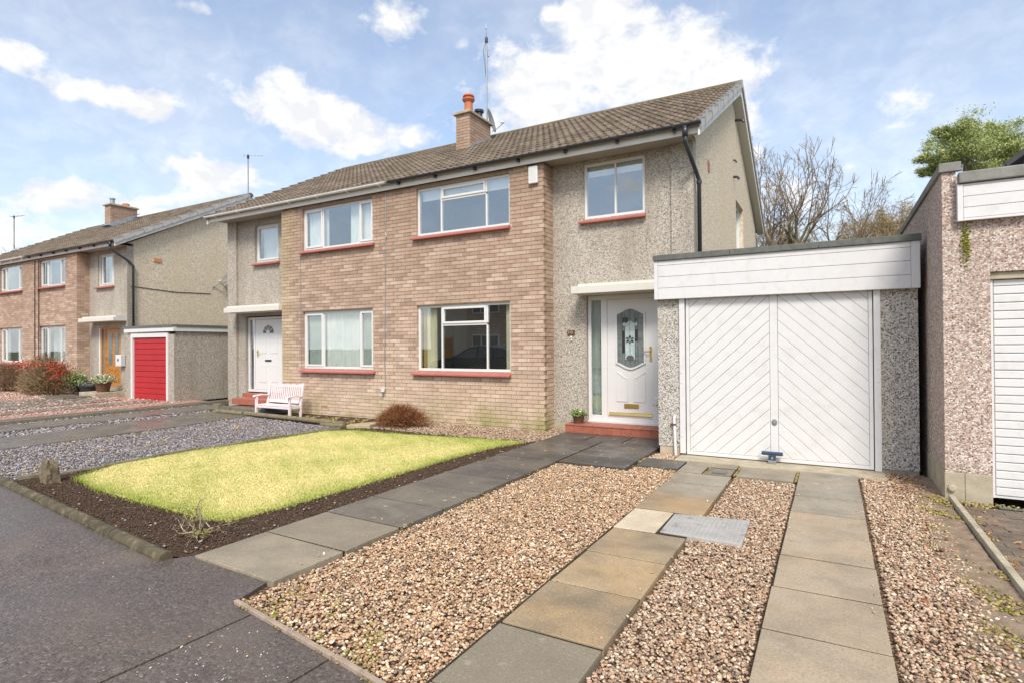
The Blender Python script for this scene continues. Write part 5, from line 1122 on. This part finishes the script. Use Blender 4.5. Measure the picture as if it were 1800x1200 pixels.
tb = thing('plastic_tub', 'dark upturned plastic tub under the bench', 'tub', (-11.4,8.75,0)); MB().lathe((-11.35,8.85,-.03), [(.36,0),(.35,.05),(.30,.14),(.2,.17),(.05,.18)], 24).build('tub_shell', plain('dark_grey_plastic', (.05,.05,.06), .4), tb, smooth=True)
bk = MB(); bk.prism([(-7.93,7.72),(-7.55,7.95),(-7.62,8.28),(-7.78,8.3),(-7.98,7.9)], -.05, .045, 'z'); bk.build('rubble_stone', plain('buff_stone', (.4,.32,.2), .9, .1, var=.2, bump=.6), None, 'flat buff stone lying beside the dead bush', 'stone', bevel=.015, org=(-7.75,8,0))

# ------------------------------------------------------------------ plants
def tubes_raw(name, segs, cols, mat, sides=3, **kw):
    """segs: array (n,8): x0 y0 z0 r0 x1 y1 z1 r1 -> one mesh of thin tubes"""
    S_ = np.asarray(segs, float); n = len(S_); a = S_[:,:3]; b = S_[:,4:7]; d = b-a; L = np.linalg.norm(d,axis=1)[:,None]; d = d/np.maximum(L,1e-9)
    ref = np.where(np.abs(d[:,2:3])<.9, np.array([[0,0,1.]]), np.array([[1.,0,0]])); u = np.cross(d,ref); u /= np.linalg.norm(u,axis=1)[:,None]; v = np.cross(d,u); rings = []
    for (p, r) in ((a,S_[:,3]),(b,S_[:,7])):
        for k in range(sides):
            w = 2*PI*k/sides; rings.append(p+(u*math.cos(w)+v*math.sin(w))*r[:,None])
    V = np.stack(rings,1).reshape(-1,3); base = (np.arange(n)*2*sides)[:,None]
    F = np.concatenate([base+np.array([k,(k+1)%sides,sides+(k+1)%sides,sides+k]) for k in range(sides)]); C = None
    if cols is not None: cols = np.array(cols); C = np.repeat(cols[RNG.integers(0,len(cols),n)]*RNG.uniform(.75,1.25,(n,1)),2*sides,axis=0)
    return raw_mesh(name, V, F, C, mat, smooth=True, **kw)
def mound(name, label, cat, c, rx, ry, h, n, cols, L=(.06,.16), r=.002, extra=None, kind=None):
    """twiggy shrub: thin curved shoots filling a mound"""
    t = thing(name, label, cat, c); segs = []; rg = RNG
    for i in range(n):
        th = rg.uniform(0,2*PI); q = rg.random()**.5; hz = rg.random()**.8; e = math.sqrt(max(0,1-hz**2)); lob = 1+.22*math.sin(3*th+c[0]*7)+.15*math.sin(5*th+c[1]*3); q *= lob; p = np.array([c[0]+rx*q*e*math.cos(th), c[1]+ry*q*e*math.sin(th), c[2]+h*hz*(.8+.3*rg.random())*(1+.18*math.sin(2*th+c[0]))])
        out = np.array([math.cos(th)*q, math.sin(th)*q, .55+.6*hz]); out = out/np.linalg.norm(out); d = out+rg.normal(0,.45,3); d /= np.linalg.norm(d); l = rg.uniform(*L)
        m_ = p+d*l*.5; d2 = d+rg.normal(0,.4,3); d2 /= np.linalg.norm(d2); e_ = m_+d2*l*.5; segs += [[*p,r*1.3,*m_,r],[*m_,r,*e_,r*.3]]
    tubes_raw('shoots', segs, cols, M_twig, 3, parent=t, kind='stuff')
    ns = 14; st_ = []
    for i in range(ns):
        th = rg.uniform(0,2*PI); q = rg.random()*.8; st_.append([c[0]+rg.normal(0,.04),c[1]+rg.normal(0,.04),c[2]-.02,r*5,c[0]+rx*q*math.cos(th),c[1]+ry*q*math.sin(th),c[2]+h*.75,r*2])
    tubes_raw('stems', st_, [(.12,.08,.05)], M_twig, 5, parent=t, kind='stuff')
    return t
mound('dead_shrub', 'low rust brown dead shrub against the brick wall', 'shrub', (-7.2,8.40,0), .50,.34,.27, 4200, [(.34,.13,.05),(.22,.085,.035),(.45,.22,.10),(.11,.05,.028)], (.07,.19), .0026)
hb_ = mound('hedge_shrub', 'wide brown leafless shrub with red berries under the far window', 'shrub', (-23.4,9.0,0), 1.75,.45,.95, 7500, [(.3,.2,.12),(.22,.14,.08),(.38,.27,.17),(.2,.17,.07)], (.1,.3), .006)
P = np.concatenate([np.array([-24.2,8.85,.95])+RNG.normal(0,1,(330,3))*np.array([.28,.2,.12]), np.array([-22.1,8.9,.78])+RNG.normal(0,1,(380,3))*np.array([.14,.2,.2]), np.array([-23.2,8.85,.98])+RNG.normal(0,1,(130,3))*np.array([.3,.2,.05])]); leafset(P, (.03,.07), [(.5,.04,.025),(.4,.06,.03),(.5,.12,.06)], 'red_berries', hb_, kind='stuff', asp=.8)
mound('hedge_shrub', 'brown bare shrub at the left picture edge', 'shrub', (-26.3,9.0,0), .9,.4,.75, 3000, [(.3,.2,.12),(.2,.12,.07),(.38,.27,.17)], (.1,.3), .006)
# pruned twiggy rose at the front of the bed
rs = thing('pruned_shrub', 'small hard-pruned shrub with pale dead twigs in the soil bed', 'shrub', (-4.52,2.78,0)); segs = []
def twig(p, d, l, r, depth):
    k = 3
    for i in range(k):
        q = p+d*l/k; segs.append([*p,r,*q,r*.8]); p = q; r *= .82; d = (d+RNG.normal(0,.22,3)); d /= np.linalg.norm(d)
    if depth > 0:
        for _ in range(RNG.integers(2,4)): e = d+RNG.normal(0,.55,3)+np.array([0,0,.15]); e /= np.linalg.norm(e); twig(p,e,l*RNG.uniform(.5,.8),r,depth-1)
for i in range(15):
    a = RNG.uniform(0,2*PI); d = np.array([math.cos(a),math.sin(a)*.8,RNG.uniform(.25,1.1)]); d /= np.linalg.norm(d); twig(np.array([-4.52,2.78,-.01])+RNG.normal(0,.04,3)*np.array([1,1,0]), d, RNG.uniform(.09,.17), .0072, 2)
tubes_raw('twigs', segs, [(.3,.22,.14),(.22,.16,.1),(.4,.31,.22),(.16,.15,.06)], M_twig, 5, parent=rs, kind='stuff')
MB().lathe((-4.5,2.79,-.03), [(.07,0),(.065,.03),(.03,.05)], 9).build('stump', bark_mat('mossy_stump', (.2,.13,.08), (.2,.2,.05), .8), rs)

def potted(label, c, r, h, mat, leaves, spread, hh, cols, size, fl=None, square=False):
    t = thing('potted_plant', label, 'potted plant', c); m = MB(); m.lathe((c[0],c[1],c[2]), [(r*.75,0),(r*.98,h*.86),(r*1.06,h*.87),(r*1.06,h),(r*.92,h),(r*.9,h*.9)], 4 if square else 20); m.build('pot', mat, t)
    n = leaves; th = RNG.uniform(0,2*PI,n); q = RNG.random(n)**.5; P = np.stack([c[0]+spread*q*np.cos(th), c[1]+spread*q*np.sin(th), c[2]+h+hh*RNG.random(n)*(1.1-q*.5)],1); leafset(P, size, cols, 'leaves', t, kind='stuff', up=.8)
    segs = [[c[0],c[1],c[2]+h*.8,.004,*P[i],.002] for i in range(0,n,6)]; tubes_raw('stems', segs, [(.08,.13,.04)], M_twig, 3, parent=t, kind='stuff')
    if fl:
        P = P[RNG.integers(0,n,fl[0])]+np.array([0,0,.02]); leafset(P, fl[2], fl[1], 'flowers', t, kind='stuff', asp=1)
    return t
potted('dark pot of primulas with red and white flowers on the terracotta step', (-3.87,9.22,.142), .105, .14, M_plaque, 170, .16,.10, [(.1,.2,.04),(.2,.3,.07),(.35,.42,.2)], (.03,.07), (16,[(.45,.02,.03),(.7,.7,.6)],(.025,.04)))
potted('brown pot of pale leaved shrub on the far concrete step', (-20.15,9.3,.13), .22, .30, plain('brown_glazed', (.13,.06,.04), .4), 420, .34,.30, [(.5,.5,.3),(.28,.34,.14),(.6,.58,.42)], (.05,.11))
potted('black tub of bushy green leaves beside the far brick corner', (-22.0,9.3,0), .27, .30, M_black, 420, .36,.48, [(.12,.2,.05),(.2,.3,.09),(.3,.36,.15)], (.06,.13))
potted('black trough with dark trailing foliage next to the oak door', (-21.45,9.5,.05), .30, .24, M_black, 260, .34,.16, [(.1,.1,.1),(.2,.22,.2),(.1,.14,.06)], (.05,.1))

# trees -------------------------------------------------------------
def bare_tree(name, label, base, h, spread, seed, forks=7, r0=.22, trunk=.25, lean=(0,0), mat=None, twigcols=None, up=.25, fine=1.0):
    t = thing(name, label, 'tree', base); rg = np.random.default_rng(seed); big = []; small = []
    def grow(p, d, l, r, lev):
        k = 4 if lev < 3 else 3
        for i in range(k):
            q = p+d*l/k; r2 = r*.90; (big if lev < 3 else small).append([*p,r,*q,r2]); 
            if lev >= 1 and i > 0 and lev < 6 and rg.random() < .6*fine:
                a = rg.normal(0,1,3); a -= d*a.dot(d); a /= np.linalg.norm(a); e = d*.7+a*.75+np.array([0,0,.12]); e /= np.linalg.norm(e); grow(q, e, l*rg.uniform(.42,.62), r2*.5, lev+2)
            p = q; r = r2; d = d+rg.normal(0,.10,3)+np.array([0,0,up*.12]); d /= np.linalg.norm(d)
        if lev >= 6: return
        for j in range(2 if lev > 0 else forks):
            a = rg.normal(0,1,3); a -= d*a.dot(d); a /= np.linalg.norm(a); w = rg.uniform(.35,.75) if lev else rg.uniform(.35,.8)*spread; e = d+a*w+np.array([0,0,up*.3]); e /= np.linalg.norm(e); grow(p, e, l*rg.uniform(.66,.84), r*(.72 if lev else .62), lev+1)
    d0 = np.array([lean[0],lean[1],1.]); d0 /= np.linalg.norm(d0); grow(np.array(base,float), d0, h*trunk, r0, 0)
    big = np.array(big); small = np.array(small); zt = max(small[:,6].max(), 1); kz = h/zt
    rad = np.sort(np.hypot(small[:,4]-base[0], small[:,5]-base[1]))[int(len(small)*.97)]; kx = (h*.40*spread)/rad
    for A in (big, small):
        for o_ in (0, 4): A[:,o_] = base[0]+(A[:,o_]-base[0])*kx; A[:,o_+1] = base[1]+(A[:,o_+1]-base[1])*kx; A[:,o_+2] *= kz
    small[:,3] = np.maximum(small[:,3], .013); small[:,7] = np.maximum(small[:,7], .010)
    bm_ = mat or M_bark; tubes_raw('trunk', big, None, bm_, 7, parent=t); tubes_raw('crown', small, twigcols or [(.17,.125,.08),(.24,.175,.11),(.29,.22,.14)], M_twig, 3, parent=t, kind='stuff'); return t, small
BT = []; BT.append(bare_tree('bare_tree', 'large bare spreading tree behind the main gable', (-2.1,33.3,0), 12.6, .95, 11, 7, .50, .30))
BT.append(bare_tree('bare_tree', 'leaning bare tree with long branches above the garage roof', (-.4,35.5,0), 11.2, 1.25, 21, 4, .3, .34, lean=(.3,.05), up=.05))
for tt, sm_ in BT:
    e_ = sm_[sm_[:,6] > 4.0][:,4:7]; e_ = e_+RNG.normal(0,.08,(len(e_),3)); leafset(e_, (.18,.42), [(.19,.14,.09),(.26,.19,.12),(.32,.25,.16)], 'fine_twigs', tt, kind='stuff', asp=.04, up=1.6)
for i,(x,y,h_,sd,lb_) in enumerate([(-.9,39.5,9.3,5,'tawny twiggy tree low behind the garage, left one'),(1.3,40.5,9.6,6,'tawny twiggy tree low behind the garage, middle one'),(3.9,42,10.0,8,'tawny twiggy tree beside the neighbouring parapet')]):
    tt, sm_ = bare_tree('twiggy_tree', lb_, (x,y,0), h_, 1.3, sd, 9, .16, .30, twigcols=[(.36,.26,.14),(.28,.2,.11),(.45,.34,.2),(.3,.26,.1)], up=.1)
    e_ = sm_[sm_[:,6] > 5.0][:,4:7]; e_ = np.repeat(e_, 6, axis=0)+RNG.normal(0,.22,(len(e_)*6,3)); leafset(e_, (.12,.45), [(.36,.26,.14),(.28,.2,.11),(.45,.34,.2),(.34,.28,.12)], 'fine_twigs', tt, kind='stuff', asp=.07)
bare_tree('bare_tree', 'distant bare tree over the far roof at the picture edge', (-75,27,0), 13, 1.2, 31, 7, .3, .3)
bare_tree('bare_tree', 'second distant bare tree over the far roof', (-84,27,0), 12.5, 1.2, 32, 7, .3, .3)
pn = thing('pine_tree', 'green Scots pine behind the neighbouring garage', 'tree', (8.0,48,0)); rgp = np.random.default_rng(3)
def pcl(px, py, d=48.0):
    v = _f*996.189+_r*(px-900)-_u*(py-600); return CAM+v*(d/v.dot(_f))
segs = []; tr0 = Vector((8.0,47.9,0)); D0 = 38.0
top = pcl(1712,228,D0); pts = [Vector((top.x-.3,top.y,0)), Vector((top.x-.2,top.y,6)), pcl(1692,330,D0), pcl(1700,285,D0), top]
MB().tube(pts, [.38,.3,.2,.14,.05], 9).build('trunk', M_bark2, pn, smooth=True)
cl = [(1640,275,14),(1655,250,20),(1690,232,22),(1722,240,22),(1760,238,22),(1785,258,20),(1650,300,16),(1680,262,22),(1706,262,20),(1738,268,24),(1770,282,22),(1800,268,22),(1628,302,10),(1700,222,12),(1730,300,18),(1756,305,18),(1640,290,12),(1690,246,18),(1775,246,14),(1810,290,24),(1830,275,22),(1745,225,10),(1668,285,14),(1665,232,10),(1722,318,16),(1845,250,18),(1790,310,16),(1712,300,8),(1735,250,30),(1700,265,28),(1765,262,28),(1668,278,24),(1792,285,26),(1720,290,24)]
LP_ = []; LC = []
for (px,py,r) in cl:
    c = pcl(px,py,D0+rgp.uniform(-2.2,2.2)); R_ = r/996.189*D0*1.15; segs.append([*(Vector(pts[3]).lerp(pts[4], min(1,max(0,(300-py)/75))) if py<300 else pts[2]),.022,*c,.01])
    for k in range(9):
        cc = np.array(c)+rgp.normal(0,1,3)*R_*np.array([.5,.5,.32]); rr = R_*rgp.uniform(.45,.8); n = 300
        v = rgp.normal(0,1,(n,3)); v[:,2] = v[:,2]*.55; LP_.append(cc+v*rr*.5)
        if k < 4: segs.append([*c,.012,*cc,.006])
P = np.concatenate(LP_); tubes_raw('limbs', segs, [(.3,.19,.12)], M_twig, 5, parent=pn)
leafset(P, (.10,.22), [(.30,.36,.12),(.42,.47,.16),(.56,.58,.24),(.16,.2,.07)], 'crown', pn, kind='stuff', asp=.22)

# house corner behind the neighbouring garage
NH = thing('neighbouring_house', 'corner of a dark roofed pale house at the right edge', 'house', (9,30,0))
MB().box(5.75,14,25.9,34,0,7.55).build('wall', M_render, NH)
m = MB(); m.prism([(5.75,7.55),(14,7.55),(9.9,10.6)], 25.91, 26.1, 'y'); m.build('gable', M_render, NH)
m = MB(); m.prism([(5.33,7.55),(9.9,11.0),(14.5,7.55),(14.5,7.75),(9.9,11.3),(5.33,7.75)], 25.6, 34.2, 'y'); m.build('roof', M_slate_roof, NH)
m = MB(); m.tube([(5.30,25.6,7.62),(5.30,34,7.62)], .07, 8); m.build('gutter', M_black, NH); MB().tube([(5.6,25.85,7.5),(5.7,25.85,6.9),(5.7,25.85,0)], .05, 8).build('downpipe', M_black, NH)

# ------------------------------------------------------------------ across the street (seen only as reflections in the panes)
OH = thing('opposite_house', 'semi-detached house across the street mirrored in the windows', 'house', (-19,-17,0))
MB().box(-26,-12,-24,-15.5,0,5.0).build('wall', M_dashb, OH)
MB().box(-22.5,-15.5,-15.5,-15.1,0,4.8).build('brick_bay', M_brick, OH)
MB().prism([(-25.2,5.0),(-19.8,7.6),(-14.4,5.0)], -26.3, -11.7, 'x').build('roof', M_tile, OH)
for (a,b,c,d) in [(-22,-19.8,3.7,4.7),(-22,-19.8,1,2.3),(-18.2,-16,3.7,4.7),(-18.2,-16,1,2.3)]:
    w_ = MB().box(a,b,-15.1,-15.02,c,d).build('window', M_upvc, OH); 
    for k in range(3): u0 = a+.08+k*(b-a-.08)/3; MB().box(u0,u0+(b-a)/3-.12,-15.02,-15.0,c+.08,d-.08).build('pane', M_dkg, w_)
for a in (-14.6,-25): MB().box(a,a+1.0,-15.5,-15.4,0,2.1).build('door', M_oak, OH)
t, _s = bare_tree('garden_tree', 'dark conifer across the street mirrored in the windows', (-11.2,-12.5,0), 3.2, .5, 77, 4, .1, .5)
P = RNG.normal(0,1,(5000,3)); P /= np.linalg.norm(P,axis=1)[:,None]; P = P*RNG.random((5000,1))**.33; hz = (P[:,2]+1)/2; P = np.stack([-11.2+P[:,0]*.9*(1.05-hz), -12.5+P[:,1]*.9*(1.05-hz), .4+hz*3.6],1); leafset(P, (.1,.25), [(.03,.06,.025),(.05,.09,.03)], 'foliage', t, kind='stuff')
CR = thing('parked_car', 'dark blue hatchback parked across the street, mirrored in a window', 'car', (-13.2,-2.6,0))
def car():
    side = [(-2.15,.35),(-2.2,.62),(-2.1,.86),(-1.35,.98),(-1.05,1.03),(-.35,1.42),(.3,1.49),(1.1,1.46),(1.75,1.30),(2.05,.98),(2.15,.72),(2.12,.35)]
    cx_, cy = -13.2, -2.6; vs = []; k = len(side)
    for (w, ins) in ((-.88,0),(-.9,1),(.9,1),(.88,0)):
        for (x,z) in side:
            ww = w*(1-max(0,(z-.95))*.38); vs.append((cx_+x, cy+ww, z))
    fs = [tuple(range(k)), tuple(range(3*k,4*k))]+[(s*k+i,s*k+(i+1)%k,(s+1)*k+(i+1)%k,(s+1)*k+i) for s in range(3) for i in range(k)]
    b = MB().add(vs, fs).build('body', M_carp, CR, bevel=.03, smooth=False)
    for sg in (-1,1):
        for poly in ([(-.92,1.02),(-.32,1.36),(.15,1.41),(.15,1.0)],[(.22,1.0),(.22,1.41),(.95,1.38),(.98,1.0)],[(1.04,1.0),(1.02,1.38),(1.5,1.28),(1.68,1.08)]):
            vs = [(cx_+x, cy+sg*(.9*(1-max(0,(z-.95))*.38)+.004), z) for x,z in poly]; MB().add(vs+[(a,b_-sg*.02,c) for a,b_,c in vs], [(0,1,2,3),(7,6,5,4),(0,4,5,1),(1,5,6,2),(2,6,7,3),(3,7,4,0)]).build('side_window', M_dkg, CR)
        MB().tube([(cx_-.3,cy+sg*.74,1.46),(cx_+.3,cy+sg*.73,1.53),(cx_+1.5,cy+sg*.75,1.42)], .02, 6).build('roof_rail', M_steel, CR)
        for x in (-1.35,1.3): 
            w_ = MB().lathe((cx_+x,cy+sg*.80,.33), [(.33,-.1),(.33,.1),(.2,.105)], 20, 'y').build('wheel', M_tyre, CR); MB().lathe((cx_+x,cy+sg*.80,.33), [(.2,-.115),(.2,.115)], 16, 'y').build('rim', M_steel, w_)
    MB().box(cx_-2.17,cx_-2.08,cy-.8,cy-.5,.66,.8).build('headlight', M_upvc, CR); MB().box(cx_-2.17,cx_-2.08,cy+.5,cy+.8,.66,.8).build('headlight', M_upvc, CR)
car()
